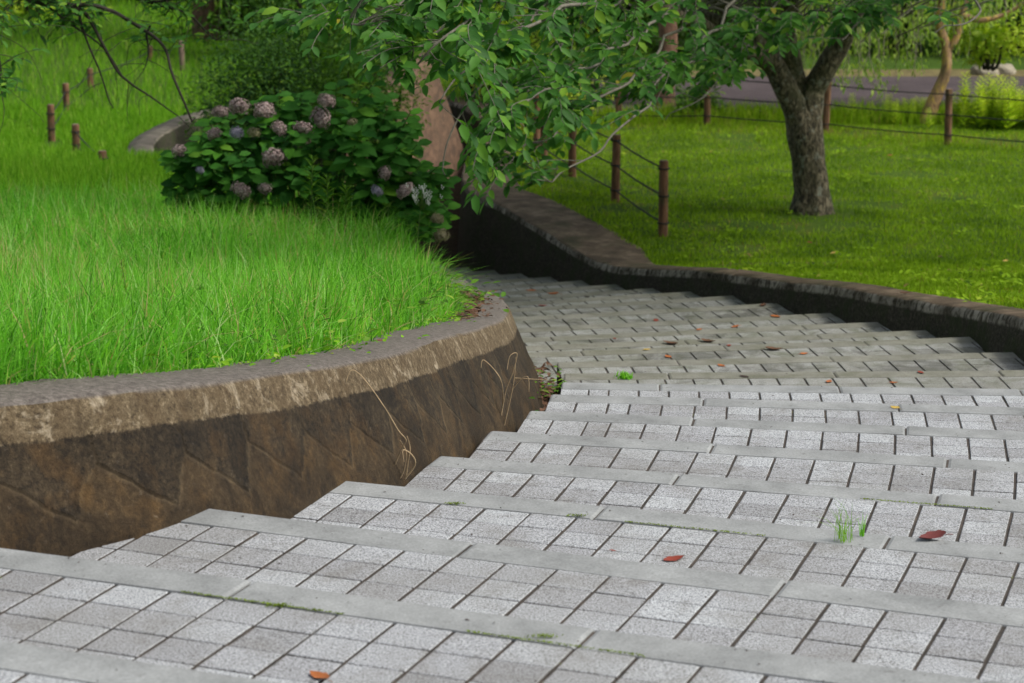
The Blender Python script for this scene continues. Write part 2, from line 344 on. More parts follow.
for k, c in dict(red=(.22, .04, .022), orange=(.34, .11, .03), brown=(.11, .055, .03), yellow=(.48, .34, .08), dark=(.04, .025, .02), maroon=(.12, .028, .025)).items():
    M['lf_'+k] = simple('fallen_leaf_'+k, c, .6)

M['moss'] = simple('moss_green', (.15, .22, .018), 1, .1)
def ground_mat(name, stops, scale=3):
    m, nt, b = mat(name); P = wpos(nt)
    n = noisen(nt, scale, 8, .7, P); c = ramp(nt, n.outputs[0], stops).outputs[0]
    n2 = noisen(nt, 60, 4, .7, P); g = ramp(nt, n2.outputs[0], [(.3, (.6, .6, .6)), (.7, (1.3, 1.3, 1.3))]).outputs[0]
    nt.links.new(mix(nt, 1., c, g, 'MULTIPLY'), b.inputs['Base Color']); b.inputs['Roughness'].default_value = 1; b.inputs['Specular IOR Level'].default_value = .1
    bump(nt, n2.outputs[0], .8, .03, b); return m
M['ground_l'] = ground_mat('meadow_soil', [(.3, (.04, .08, .012)), (.7, (.08, .15, .02))])
M['ground_r'] = ground_mat('lawn_soil', [(.3, (.045, .09, .01)), (.52, (.07, .13, .014)), (.64, (.10, .13, .02)), (.72, (.13, .09, .04))], 1.8)
M['soil'] = ground_mat('damp_soil', [(.3, (.02, .015, .01)), (.7, (.07, .05, .03))], 9)
M['litter'] = ground_mat('leaf_litter', [(.3, (.10, .085, .04)), (.7, (.26, .22, .10))], 6)
M['asphalt'] = ground_mat('purple_grey_asphalt', [(.3, (.078, .064, .068)), (.7, (.115, .094, .099))], 1.2)

# ------------------------------------------------------------------ survey: steps, feet of the walls, ground levels
FIT = [(-0.9717, 5.4704, -21.47), (-0.8563, 6.3875, -21.1), (0.2008, 6.93, -18.64), (0.366, 7.816, -15.42), (0.423, 8.743, -12.52),
       (0.4229, 9.655, -9.28), (0.549, 10.517, -6.55), (0.484, 11.343, -3.48), (0.666, 12.129, 1.96), (0.681, 13.007, 5.35), (0.944, 13.944, 8.49)]
CORN = {9: (2.90, 13.29), 10: (2.85, 14.28), 11: (2.71, 15.19), 12: (2.53, 16.08), 13: (2.33, 17.02), 14: (2.04, 18.02), 15: (1.78, 18.98), 16: (1.50, 19.84),
        17: (1.22, 20.66), 18: (.93, 21.52), 19: (.64, 22.40), 20: (.36, 23.28), 21: (.07, 24.17), 22: (-.22, 25.05), 23: (-.52, 25.94)}
def step_frame(i):
    if i < 0: return (-.97+.02*i, 5.4704+.968*i, -21.5+.2*i)
    if i <= 10: return FIT[i]
    th = min(8.5+(i-10)*1.3, 18.5); x, y = CORN[i]; t = R(th)
    k = 17+((i*7) % 5)*.21
    return (x+math.sin(t)*ROW-math.cos(t)*k*W, y-math.cos(t)*ROW-math.sin(t)*k*W, th)
FOOT_L = [(-5.6, -3.0), (-4.8, -.2), (-3.6, 2.6), (-2.6, 4.3), (-2.1, 5.0), (-1.62, 5.66), (-1.25, 6.10), (-.91, 6.49), (-.56, 7.26), (-.29, 8.11), (-.14, 9.0), (.0, 9.8), (.10, 10.64),
          (.13, 11.42), (.13, 12.3), (.07, 13.3), (-.04, 14.1), (-.13, 15), (-.24, 16), (-.46, 17.6), (-1.0, 20), (-1.6, 22.5), (-2.1, 25), (-2.1, 27)]
ZFL_Y = [-3.0, -.2, 2.6, 4.3, 5.0, 5.70, 6.15, 6.49, 7.26, 8.11, 9.0, 9.8, 10.64, 11.42, 12.34, 13.2, 14.1, 15, 16, 17.6, 20, 22.5, 25, 27]
ZFL_Z = [1.16, .76, .41, .16, .07, -.04, -.11, -.155, -.292, -.438, -.584, -.73, -.876, -1.02, -1.17, -1.31, -1.46, -1.6, -1.75, -1.98, -2.35, -2.75, -3.2, -3.4]
FOOT_R = [(3.9, -3.0), (3.75, 0), (3.5, 3), (3.35, 6), (3.2, 9), (3.1, 11), (2.99, 12.3)]+[CORN[i] for i in range(9, 24)]+[(-.66, 27.2), (-.66, 29), (-.60, 31), (-.52, 33.5), (-.55, 35.5), (-1.0, 37.5), (-2.0, 38.6)]
ZFR = lambda y: float(np.interp(y, [-3, 4.05, 4.93, 6.02, 7.18, 8.25, 9.35, 10.4, 11.35, 12.35, 13.29, 25.94, 26.5, 45], [1.0, 0, -.146, -.292, -.438, -.584, -.73, -.876, -1.02, -1.17, -1.31, -3.36, -3.42, -3.5]))
ZFL = lambda y: float(np.interp(y, ZFL_Y, ZFL_Z))
ZTR = lambda y: float(np.interp(y, [-3, 4.05, 8.25, 12.35, 13.29, 14.32, 15.19, 16.11, 17.0, 18.06, 19.03, 19.86, 20.63, 21.56, 22.1, 22.6, 25, 29, 32, 34, 40],
                               [1.2, .2, -.38, -.97, -1.09, -1.27, -1.42, -1.56, -1.69, -1.87, -2.02, -2.15, -2.30, -2.47, -2.52, -2.53, -2.48, -2.6, -2.95, -3.0, -3.0]))
xL = lambda y: float(np.interp(y, [p[1] for p in FOOT_L], [p[0] for p in FOOT_L]))
xR = lambda y: float(np.interp(y, [p[1] for p in FOOT_R], [p[0] for p in FOOT_R]))
ZLp = np.array([(-5, 2.0), (3, .80), (5.7, .35), (8.1, -.09), (10.6, -.52), (12.3, -.78), (15, -1.05), (20, -1.6), (25, -2.2), (30, -2.8), (34, -3.05), (40, -3.2), (60, -3.4), (100, -3.5), (300, -3.5)])
ZRp = np.array([(-5, 1.45), (4.05, .18), (13.3, -1.13), (22, -2.5), (26, -2.62), (30, -2.8), (36, -3.0), (40, -3.05), (60, -3.3), (100, -3.5), (300, -3.5)])
def smooth(x): x = max(0., min(1., x)); return x*x*(3-2*x)
WTL = .155+.28      # inner edge of the left coping, metres behind the foot
def wtopR(y): return float(np.interp(y, [20, 21.6, 22.6, 24, 27, 30, 36], [.36, .45, .74, .74, .68, .6, .5]))
def nrm2(poly, k):
    a = poly[max(k-1, 0)]; b = poly[min(k+1, len(poly)-1)]; t = Vector((b[0]-a[0], b[1]-a[1])).normalized(); return t
XLE = []   # x of the left lawn's edge at each y
for k, p in enumerate(FOOT_L):
    t = nrm2(FOOT_L, k); n = Vector((-t.y, t.x)); q = Vector(p)+n*(WTL-.06); XLE.append((q.x, q.y))
XLE += [(-2.3, 29), (-1.9, 31), (-1.7, 34), (-1.9, 37), (-2.2, 40)]
XRE = []
for k, p in enumerate(FOOT_R[:-2]):
    t = nrm2(FOOT_R, k); n = Vector((t.y, -t.x)); q = Vector(p)+n*(wtopR(p[1])-.02); XRE.append((q.x, q.y))
xle = lambda y: float(np.interp(y, [p[1] for p in XLE], [p[0] for p in XLE]))
xre = lambda y: float(np.interp(y, [p[1] for p in XRE], [p[0] for p in XRE]))
def gz(x, y, side):
    if side < 0:
        z = float(np.interp(y, ZLp[:, 0], ZLp[:, 1])); d = xle(y)-x
        if y < 27: z = z+(ZFL(y)+.335-z)*(1-smooth(d/1.5))*smooth((17-y)/3+0.0 if y > 14 else 1)
        dip = math.exp(-(((x+3.3)/1.55)**2+((y-32.6)/3.4)**2)**2); z -= .6*dip
        z += .05*noise.noise(Vector((x*.5, y*.5, 1)))*smooth(d/1.)
    else:
        z = float(np.interp(y, ZRp[:, 0], ZRp[:, 1])); d = x-xre(y)
        if y < 36: z = z+(ZTR(y)-.03-z)*(1-smooth(d/2.0))
        z += .05*noise.noise(Vector((x*.4, y*.4, 5)))*smooth(d/1.)
    return z

# ------------------------------------------------------------------ ground sheets
def sheet(name, ys, xf, zf, m, flip=False):
    V = []; nx = None
    for y in ys:
        xs = xf(y); nx = len(xs)
        for x in xs: V.append((x, y, zf(x, y)))
    idx = np.arange(len(V)).reshape(len(ys), nx)
    F = np.stack([idx[:-1, :-1], idx[:-1, 1:], idx[1:, 1:], idx[1:, :-1]], -1).reshape(-1, 4)
    if flip: F = F[:, ::-1]
    return link(name, mesh_np(name, V, F, smooth=True), m)
T_ = np.concatenate([np.linspace(0, 3, 16), np.linspace(3.3, 12, 25), np.array([14, 17, 21, 26, 33, 45, 60, 90, 140, 220])])
ysn = np.concatenate([np.linspace(-5, 4, 15), np.linspace(4.3, 38, 130)])
g = sheet('meadow_ground', ysn, lambda y: [xle(y)-t for t in T_], lambda x, y: gz(x, y, -1), M['ground_l'], True); tag(g, kind='structure')
g = sheet('lawn_ground', ysn, lambda y: [xre(y)+t for t in T_], lambda x, y: gz(x, y, 1), M['ground_r']); tag(g, kind='structure')
def zfar(x, y):
    a = gz(x, y, -1); b = gz(x, y, 1); f = smooth((x+4)/5); return a+(b-a)*f
ysf = np.concatenate([np.linspace(38, 70, 40), [75, 82, 90, 105, 130, 170, 230, 300]])
XF = np.concatenate([[-230, -150, -90, -60, -40], np.linspace(-30, 30, 90), [40, 60, 90, 150, 230]])
g = sheet('far_ground', ysf, lambda y: XF, zfar, M['ground_l']); tag(g, kind='structure')
# soil bed under stairs and path (shows in gaps)
yb = np.linspace(-4, 39, 120)
g = sheet('path_bed', yb, lambda y: [xle(y)+(xre(y)-xle(y))*t for t in np.linspace(0, 1, 8)],
          lambda x, y: (lambda a, b: min(a, b) if y > 26 else a+(b-a)*smooth((x-xL(y))/3)-.22)(ZFL(y) if y < 26 else -3.5, ZFR(y) if y < 26 else -3.5), M['soil']); tag(g, kind='structure')
# road
def roadz(x, y): return zfar(x, 39) + .03 if False else -3.0-.05*(y-35.5)/5
ry = np.linspace(35.9, 41.0, 8)
g = sheet('road', ry, lambda y: np.linspace(.9, 70, 40), lambda x, y: roadz(x, y)+.035+.02*math.sin(x*.2), M['asphalt']); tag(g, kind='structure')
g = sheet('dry_verge', np.linspace(41.0, 42.0, 4), lambda y: np.linspace(.9, 70, 60), lambda x, y: -3.045+.04*noise.noise(Vector((x*2, y*2, 0)))+.05, M['litter']); tag(g, kind='structure')

# ------------------------------------------------------------------ walls
def loft_wall(name, foot, profile, zfun, nsub=8, flip=1):
    """profile(k_y) -> list of (back offset, z, below) ; foot polyline in xy"""
    P = catmull([(x, y, 0) for x, y in foot], nsub); V = []; A = []; H = []; B = []; s = 0
    npf = None
    for k, p in enumerate(P):
        t = (P[min(k+1, len(P)-1)]-P[max(k-1, 0)]).normalized(); n = Vector((-t.y, t.x, 0))*flip
        if k: s += (P[k]-P[k-1]).length
        pf = profile(p.y); npf = len(pf)
        for j, (o, z, h, b) in enumerate(pf):
            jit = .006*noise.noise(Vector((s*6, j*3.1, 2)))+.010*noise.noise(Vector((s*1.7, j, 9)))
            q = p+n*(o+jit); V.append((q.x, q.y, z+jit*.6)); A.append(s); H.append(h); B.append(b)
    idx = np.arange(len(V)).reshape(len(P), npf)
    F = np.stack([idx[:-1, :-1], idx[1:, :-1], idx[1:, 1:], idx[:-1, 1:]], -1).reshape(-1, 4)
    if flip < 0: F = F[:, ::-1]
    caps = [np.array([idx[0, :]]), np.array([idx[-1, ::-1]])]
    if flip < 0: caps = [c[:, ::-1] for c in caps]
    F = F[:, ::-1]; caps = [c[:, ::-1] for c in caps]
    return mesh_np(name, V, [F]+caps, {'along': A, 'height': H, 'below': B}, smooth=False)
def prof_left(y):
    z = ZFL(y); b = .42; hs = [-.35, -.1, 0, .05, .1, .15, .2, .255, .30, .355]
    out = [(b*h if h > 0 else b*h*.5, z+h, h, .37-h) for h in hs]
    out += [(b*.368+.004, z+.366, .366, 0), (.155+.018, z+.371, .37, 0), (.155+.10, z+.374, .37, 0), (.155+.2, z+.372, .37, 0), (.155+.28, z+.366, .37, 0), (.155+.30, z-.1, .3, 0)]
    return out
me = loft_wall('retaining_wall', FOOT_L, prof_left, ZFL, 10)
wl_o = link('retaining_wall', me, M['wall_left']); tag(wl_o, 'low curved brown concrete retaining wall with zigzag ribs, holding the tall grass left of the steps', 'wall')
me.polygons.foreach_set('use_smooth', [True]*len(me.polygons))
try: me.set_sharp_from_angle(angle=R(35))
except Exception: pass
def prof_right(y):
    z = ZTR(y); zf = min(ZFR(y), z-.1)-.3; d = z-zf; b = .15; w = wtopR(y)
    out = []
    for f in (1., .8, .6, .4, .25, .15, .06):
        out.append((b*(1-f)*min(d, .5), zf+d*(1-f), 0, d*f))
    o = b*min(d, .5)
    out += [(o+.004, z-.012, 0, .02), (o+.02, z, 0, 0), (o+w*.3, z+.004, 0, 0), (o+w*.7, z, 0, 0), (o+w-.06, z-.004, 0, 0), (o+w-.03, zf, 0, 0)]
    return out
me = loft_wall('retaining_wall', FOOT_R, prof_right, ZFR, 8, -1)
wr_o = link('retaining_wall', me, M['wall_right']); tag(wr_o, 'low blackened concrete wall with flaking pale lip edging the lawn on the right of the steps', 'wall')
me.polygons.foreach_set('use_smooth', [True]*len(me.polygons))
try: me.set_sharp_from_angle(angle=R(35))
except Exception: pass
# reddish battered wall at the bend
RW = [(-3.2, 26.6), (-2.4, 27.6), (-1.65, 28.7), (-1.2, 30.0), (-.95, 31.2), (-.78, 33.2), (-.70, 35.2), (-.95, 36.6), (-1.6, 37.6)]
def prof_red(y):
    zf = -3.52; zt = float(np.interp(y, [26, 29, 31, 33, 36, 38], [-2.55, -2.2, -2.0, -1.95, -2.05, -2.1]))
    out = []
    for f in (-.1, 0, .25, .5, .75, .95): out.append(((zt-zf)*f*.33, zf+(zt-zf)*f, f, 1-f))
    o = (zt-zf)*.33; out += [(o+.02, zt, 1, 0), (o+.5, zt+.02, 1, 0), (o+.55, zf, 1, 0)]
    return out
me = loft_wall('retaining_wall', RW, prof_red, None, 8)
o = link('retaining_wall', me, M['red_wall']); tag(o, 'tall reddish brown sloping concrete wall beside the dark path bend, behind the hydrangea', 'wall')
# grey curved kerb wall far left
KW = [(-4.3, 28.9), (-4.62, 30.3), (-4.76, 31.8), (-4.72, 33.4), (-4.45, 35.0), (-3.9, 36.1), (-2.8, 36.8)]
def prof_k(y):
    zt = float(np.interp(y, [29, 31, 33, 36.4], [-2.62, -2.68, -2.78, -2.85])); zf = -3.6
    return [(0, zf, 0, .9), (.02, zf+.4, 0, .5), (.06, zt-.02, 0, .02), (.09, zt, 0, 0), (.22, zt+.01, 0, 0), (.40, zt-.02, 0, 0), (.44, zf, 0, 0)]
me = loft_wall('kerb_wall', KW, prof_k, None, 8)
M['kerb_face'] = wall_right_mat('dark_kerb_face', .03, ((.06, .052, .04), (.11, .098, .08), (.17, .155, .13)))
me.materials.append(M['kerb_face'])
o = link('kerb_wall', me); tag(o, 'curved grey concrete kerb wall far off in the meadow, left of the hydrangea', 'wall')

# ------------------------------------------------------------------ stairs
LCORN = {3: (-.27, 8.11), 4: (-.09, 9.0), 5: (.07, 9.8), 6: (.18, 10.64), 7: (.25, 11.42), 8: (.28, 12.34), 9: (.25, 13.29)}
def clip(poly, p, n):
    out = []
    for k in range(len(poly)):
        a = poly[k]; b = poly[(k+1) % len(poly)]; da = (a[0]-p[0])*n[0]+(a[1]-p[1])*n[1]; db = (b[0]-p[0])*n[0]+(b[1]-p[1])*n[1]
        if da >= 0: out.append(a)
        if (da >= 0) != (db >= 0):
            t = da/(da-db); out.append((a[0]+(b[0]-a[0])*t, a[1]+(b[1]-a[1])*t))
    return out
def area(p): return .5*sum(p[i][0]*p[(i+1) % len(p)][1]-p[(i+1) % len(p)][0]*p[i][1] for i in range(len(p)))
def prism(mb, poly, z0, z1, a, m, bev=.003, sidem=None):
    if len(poly) < 3: return
    # merge near-duplicate corners
    q = []
    for p in poly:
        if not q or math.hypot(p[0]-q[-1][0], p[1]-q[-1][1]) > .002: q.append(p)
    if len(q) > 2 and math.hypot(q[0][0]-q[-1][0], q[0][1]-q[-1][1]) < .002: q.pop()
    if len(q) < 3 or abs(area(q)) < 2e-4: return
    if area(q) < 0: q = q[::-1]
    n = len(q); cx = sum(p[0] for p in q)/n; cy = sum(p[1] for p in q)/n
    L = max(.02, math.sqrt(abs(area(q)))); k = 1-bev*2/L
    tilt = (random.uniform(-.006, .006), random.uniform(-.006, .006)) if m != 2 else (0, 0)
    def zz(x, y): return z1+(x-cx)*tilt[0]+(y-cy)*tilt[1]
    vs = [(x, y, z0) for x, y in q]+[(x, y, zz(x, y)-bev) for x, y in q]+[(cx+(x-cx)*k, cy+(y-cy)*k, zz(x, y)) for x, y in q]
    fs = [tuple(range(2*n, 3*n))]; side = []
    for i in range(n):
        j = (i+1) % n; side.append((i, j, n+j, n+i)); fs.append((n+i, n+j, 2*n+j, 2*n+i))
    mb.add(vs, fs+side, a, m)
    if sidem is not None:
        for k in range(len(side)): mb.m[-1-k] = sidem
def nearest_t(poly, p):
    best = None
    for k in range(len(poly)-1):
        a = Vector(poly[k]); b = Vector(poly[k+1]); t = max(0, min(1, (Vector(p)-a).dot(b-a)/(b-a).length_squared)); q = a+(b-a)*t
        d = (q-Vector(p)).length
        if best is None or d < best[0]: best = (d, q, (b-a).normalized())
    return best
STEPS = empty('staircase', (0, 5.5, 0), 'wide curving flight of pale grey granite tiled steps going down and away to the left', 'stairs')
HMID = {}
I0, I1 = -7, 24
for i in range(I0, I1):
    x0, y0, th = step_frame(i); t = R(th); e = Vector((math.cos(t), math.sin(t))); gback = Vector((math.sin(t), -math.cos(t)))
    o2 = Vector((x0, y0)); zt = -RISE*i; mossy = i >= 8  # far steps: moss plus painted canopy shade
    P2 = lambda a, b: tuple(o2+e*a+gback*b)
    # bounds
    c0 = o2+e*((0 if i < 11 else W*15))
    if i in LCORN:
        lp = Vector(LCORN[i]); a = Vector(LCORN.get(i-1, FOOT_L[7])); b = Vector(LCORN.get(i+1, LCORN[i])); tt = (b-a).normalized() if (b-a).length > 0 else e
        ln = Vector((tt.y, -tt.x)); lpt = lp
        if i == 9: ln = Vector((1, .05))
    else:
        # point on the nosing line where it meets the wall foot
        fl = FOOT_L; best = None
        for k in range(len(fl)-1):
            for s_ in np.linspace(0, 1, 8):
                q = Vector(fl[k]).lerp(Vector(fl[k+1]), float(s_)); d = abs((q-(o2-gback*ROW)).dot(gback))
                if best is None or d < best[0]: best = (d, q, (Vector(fl[k+1])-Vector(fl[k])).normalized())
        tt = best[2]; ln = Vector((tt.y, -tt.x)); lpt = best[1]-ln*.12
    best = None
    for k in range(len(FOOT_R)-1):
        for s_ in np.linspace(0, 1, 8):
            q = Vector(FOOT_R[k]).lerp(Vector(FOOT_R[k+1]), float(s_)); d = abs((q-(o2-gback*ROW)).dot(gback))
            if best is None or d < best[0]: best = (d, q, (Vector(FOOT_R[k+1])-Vector(FOOT_R[k])).normalized())
    tt = best[2]; rn = Vector((-tt.y, tt.x)); rpt = best[1]-rn*.08
    # previous nosing front line
    if i > I0:
        px, py, pth = step_frame(i-1); pt_ = R(pth); pg = Vector((math.sin(pt_), -math.cos(pt_))); pn = -pg; pp = Vector((px, py))+pn*(ROW-.03)
    def clipall(poly, backclip=True):
        poly = clip(poly, lpt, ln); poly = clip(poly, rpt, rn)
        if backclip and i > I0: poly = clip(poly, pp, pn)
        return poly
    mb = MB()
    slab = clipall([P2(-14, .012-ROW), P2(-14, 2.0 if i > I0 else 1), P2(14, 2.0 if i > I0 else 1), P2(14, .012-ROW)])
    prism(mb, slab, zt-.25, zt-.006, 0, 2, .0001)
    # columns: regular grid; by the left end of steps 3..7 one narrow column
    cols = []
    kmin = -40
    if i in (3, 4, 5, 6, 7):
        La = (Vector(LCORN[i])-o2).dot(e); first = math.ceil((La+W*1.55)/W-1e-3)
        cols = [(k*W, (k+1)*W) for k in range(first, 40)]; cols.append((first*W-.66*W, first*W)); cols.append((first*W-.66*W-W, first*W-.66*W)); cols.append((first*W-.66*W-2*W, first*W-.66*W-W))
    else:
        cols = [(k*W, (k+1)*W) for k in range(-30, 40)]
    for (ca, cb) in cols:
        for r in range(0, 12):
            gj = .0046+random.uniform(-.001, .0012); gr = .0027
            a0 = ca+gj; a1 = cb-gj; b0 = r*ROW+gr+(.001 if r == 0 else 0); b1 = (r+1)*ROW-gr
            if i % 3 == 1 and random.random() < .0: continue
            q = clipall([P2(a0, b0), P2(a0, b1), P2(a1, b1), P2(a1, b0)])
            if len(q) < 3: continue
            v = min(1, max(0, random.gauss(.62, .24)-(.1 if r == 1 else 0)+(.12 if r == 0 else 0)))
            prism(mb, q, zt-.05, zt+random.gauss(0, .0006), v, 0, .0025, 2)
    st = link('step', mb.mesh('step'), [M['tile_mossy_shaded'] if mossy else M['tile'], M['nosing'], M['joint']], STEPS)
    st.matrix_parent_inverse = Matrix.Translation((0, -5.5, 0))
    # nosing kerb blocks, 6 tiles long
    nb = MB(); ph = [2, 5, .35, 1.3, 2.3, 2.3, 2.25, 1.7, 1.2, 1.9, 2.6][i] if 0 <= i <= 10 else (i*1.7) % 6
    for k in range(-6, 8):
        a0 = (ph+6*k)*W+.004; a1 = (ph+6*(k+1))*W-.004
        q = clipall([P2(a0, -ROW), P2(a0, -.001), P2(a1, -.001), P2(a1, -ROW)], False)
        if len(q) >= 3: prism(nb, q, zt-.30, zt+random.gauss(0, .0006), random.random(), 0, .004)
    ns = link('nosing', nb.mesh('nosing'), M['nosing_mossy_shaded'] if mossy else M['nosing'], st)
def stair_hit(u, v):
    for i in range(-3, 24):
        z = -RISE*i; x, y = back(u, v, z); x0, y0, th = step_frame(i); t = R(th); d = -((x-x0)*math.sin(t)-(y-y0)*math.cos(t))
        if d <= ROW:
            return Vector((x, y, z)), i
    return Vector((x, y, z)), 23

# ------------------------------------------------------------------ blades and leaves (vectorised)
def blades(name, xy, z, length, width, m, bend=.5, var=None, parent=None, seg=3):
    n = len(xy); az = rng.uniform(0, 2*np.pi, n); sd_ = np.stack([np.cos(az), np.sin(az), np.zeros(n)], 1)
    lean = rng.uniform(0, 2*np.pi, n); ld = np.stack([np.cos(lean), np.sin(lean), np.zeros(n)], 1); amt = np.abs(rng.normal(0, bend, n))+.1
    base = np.c_[xy, z]; V = []; 
    ts = np.linspace(0, 1, seg+1)
    for k, t in enumerate(ts):
        c = base+np.array([0, 0, 1])*(length*(t-.32*np.minimum(amt, 1.3)*t**2.4))[:, None]+ld*(length*amt*t**2*.75)[:, None]
        w = width*(1-t**1.6)*.5*(1 if k else .8)
        if k < seg: V += [c-sd_*w[:, None], c+sd_*w[:, None]]
        else: V += [c]
    V = np.stack(V, 1); nv = V.shape[1]; b = (np.arange(n)*nv)[:, None]
    Q = np.concatenate([b+np.array([[2*k, 2*k+1, 2*k+3, 2*k+2]]) for k in range(seg-1)]); Tt = b+np.array([[2*seg-2, 2*seg-1, 2*seg]])
    if var is None: var = np.clip(rng.normal(.5, .22, n), 0, 1)
    return link(name, mesh_np(name, V.reshape(-1, 3), [Q, Tt], {'var': np.repeat(var, nv)}, smooth=True), m, parent)
LEAF = np.array([(0, 0, 0), (.3, .36, .05), (.3, -.36, .05), (.28, 0, -.02), (.68, .33, .02), (.68, -.33, .02), (.66, 0, -.06), (1, 0, -.13)])
LEAF_F = [np.array([[0, 3, 1], [0, 2, 3], [6, 7, 4], [6, 5, 7]]), np.array([[3, 6, 4, 1], [3, 2, 5, 6]])]
def leaf_mesh(name, pos, axis, nor, L, Wd, var=None):
    pos = np.asarray(pos, float); axis = np.asarray(axis, float); nor = np.asarray(nor, float)
    n = len(pos); axis = axis/np.linalg.norm(axis, axis=1)[:, None]; side = np.cross(nor, axis); side /= (np.linalg.norm(side, axis=1)[:, None]+1e-9); up = np.cross(axis, side)
    L = np.broadcast_to(L, n)[:, None, None]; Wd = np.broadcast_to(Wd, n)[:, None, None]
    V = pos[:, None]+axis[:, None]*LEAF[None, :, 0:1]*L+side[:, None]*LEAF[None, :, 1:2]*Wd+up[:, None]*LEAF[None, :, 2:3]*L
    b = (np.arange(n)*8)[:, None, None]; Fs = [(b+f[None]).reshape(-1, f.shape[1]) for f in LEAF_F]
    if var is None: var = np.clip(rng.normal(.5, .22, n), 0, 1)
    return mesh_np(name, V.reshape(-1, 3), Fs, {'var': np.repeat(var, 8)}, smooth=False)
def pos_noise(xy, s, k=0): return np.array([noise.noise(Vector((x*s, y*s, k))) for x, y in xy])

# left tall grass
def scatter(n, ylo, yhi, side, extra=.6, pw=1.):
    out = []
    while len(out) < n:
        y = ylo+(yhi-ylo)*rng.random()**pw
        if side < 0: hi = xle(y)-(.10*min(1, max(0, (y-11.0)/1.5))); lo = -.225*y-extra
        else: lo = xre(y); hi = .225*y+extra
        if hi <= lo: continue
        out.append((lo+(hi-lo)*rng.random(), y))
    return np.array(out)
def zarr(xy, side): return np.array([gz(x, y, side) for x, y in xy])-.01
xy = np.concatenate([scatter(44000, 3.8, 12.5, -1), scatter(38000, 12.5, 19, -1)])
d = np.array([xle(y)-x for x, y in xy]); d = np.maximum(d, 0); keep = (rng.random(len(xy)) < np.clip(d/.12+.35, 0, 1))
hyd = ((xy[:, 0]+1.55)/1.0)**2+((xy[:, 1]-16.9)/.7)**2 > .8; keep &= hyd
xy = xy[keep]; d = d[keep]
hn = pos_noise(xy, 1.3, 3); L = (.16+.26*rng.random(len(xy))**1.4+.08*hn)*np.clip(.45+d/.35, .45, 1)
vr = np.clip(rng.normal(.52, .3, len(xy))+.35*pos_noise(xy, .9, 8), 0, 1)
o = blades('tall_grass', xy, zarr(xy, -1), L, .0048+.005*rng.random(len(xy)), M['grass_tall'], .75, vr); tag(o, 'tall bright green grass covering the bank above the left wall', 'grass', kind='stuff')
xy = scatter(70000, 19, 37.5, -1, 1.2); L = .14+.16*rng.random(len(xy))+.08*pos_noise(xy, .6, 2)
kd = np.exp(-(((xy[:, 0]+3.3)/1.6)**2+((xy[:, 1]-32.6)/3.6)**2)**2) < .3
for px_, py_ in ((-6.6, 33.4), (-5.95, 31.8), (-5.0, 28.6)): kd &= ~((np.abs(xy[:, 0]-px_*xy[:, 1]/py_) < .13) & (xy[:, 1] > py_-2.2) & (xy[:, 1] < py_+.1))
xy = xy[kd]; L = L[kd]
xf = np.stack([rng.uniform(-14, 1, 40000), rng.uniform(37.5, 66, 40000)], 1)
L = np.concatenate([L, .15+.2*rng.random(40000)]); z = np.concatenate([zarr(xy, -1), np.array([zfar(x, y) for x, y in xf])]); xy = np.concatenate([xy, xf])
o = blades('meadow_grass', xy, z, L, .012+.008*rng.random(len(xy)), M['grass_far'], .5, None, seg=2); tag(o, 'sunny long meadow grass beyond the hydrangea at upper left', 'grass', kind='stuff')
# right lawn: short grass, rougher along fence lines
xy = scatter(150000, 12.2, 35.6, 1, .8)
d = np.array([x-xre(y) for x, y in xy]); bare = pos_noise(xy, 1.1, 4)
keep = rng.random(len(xy)) < np.clip(1.15-np.maximum(0, bare-.12)*3.2-1.2*np.exp(-(((xy[:, 0]-3.3)/.5)**2+((xy[:, 1]-25.0)/.9)**2)), .12, 1); xy = xy[keep]; d = d[keep]; bare = bare[keep]
fd = np.abs(xy[:, 1]-(35.9-.55*xy[:, 0]+.0)) ; rough_ = np.exp(-(fd/1.1)**2)+np.exp(-((d-.05)/.25)**2)*.35*(xy[:, 1] > 20)
tr = np.exp(-(((xy[:, 0]-3.3)/.55)**2+((xy[:, 1]-25.3)/.6)**2))
L = .028+.035*rng.random(len(xy))+.05*np.clip(pos_noise(xy, 2.1, 12), 0, 1)+.10*rough_*rng.random(len(xy))+.08*tr*rng.random(len(xy))
vr = np.clip(rng.normal(.5, .2, len(xy))+.5*bare+.25*rough_-.3*tr, 0, 1)
o = blades('lawn_grass', xy, zarr(xy, 1)+.005, L, .008+.006*rng.random(len(xy)), M['grass_short'], .6, vr, seg=2); tag(o, 'short mown green lawn grass under the tree on the right', 'grass', kind='stuff')

xy = np.stack([rng.uniform(.9, 12, 9000), rng.uniform(34.6, 36.15, 9000)], 1)
o = blades('roadside_grass', xy, np.array([gz(x, y, 1) for x, y in xy]), .10+.22*rng.random(9000), .014+.008*rng.random(9000), M['grass_short'], .6, np.clip(rng.normal(.6, .2, 9000), 0, 1), seg=2)
tag(o, 'longer rough grass between the road and the rope fence', 'grass', kind='stuff')
tx_c = rng.uniform(0, 1, (150, 2)); P = []; A_ = []; Nn = []
for a, b in tx_c:
    y = 13+22*a**.8; x = xre(y)+.05+(.22*y+.4-xre(y))*b; z = gz(x, y, 1)
    for k in range(16):
        an = random.random()*6.3; P.append((x+random.gauss(0, .05), y+random.gauss(0, .06), z+random.uniform(.01, .05))); A_.append((math.cos(an), math.sin(an), random.uniform(.1, .8))); Nn.append((0, -.3, 1))
LL_ = .05*rng.uniform(.6, 1.4, len(P)); o = link('lawn_weeds', leaf_mesh('lawn_weeds', P, A_, Nn, LL_, LL_*.6, np.clip(rng.normal(.45, .25, len(P)), 0, 1)), M['grass_short']); tag(o, 'broad-leaved weeds dotted through the right lawn', 'weeds', kind='stuff')

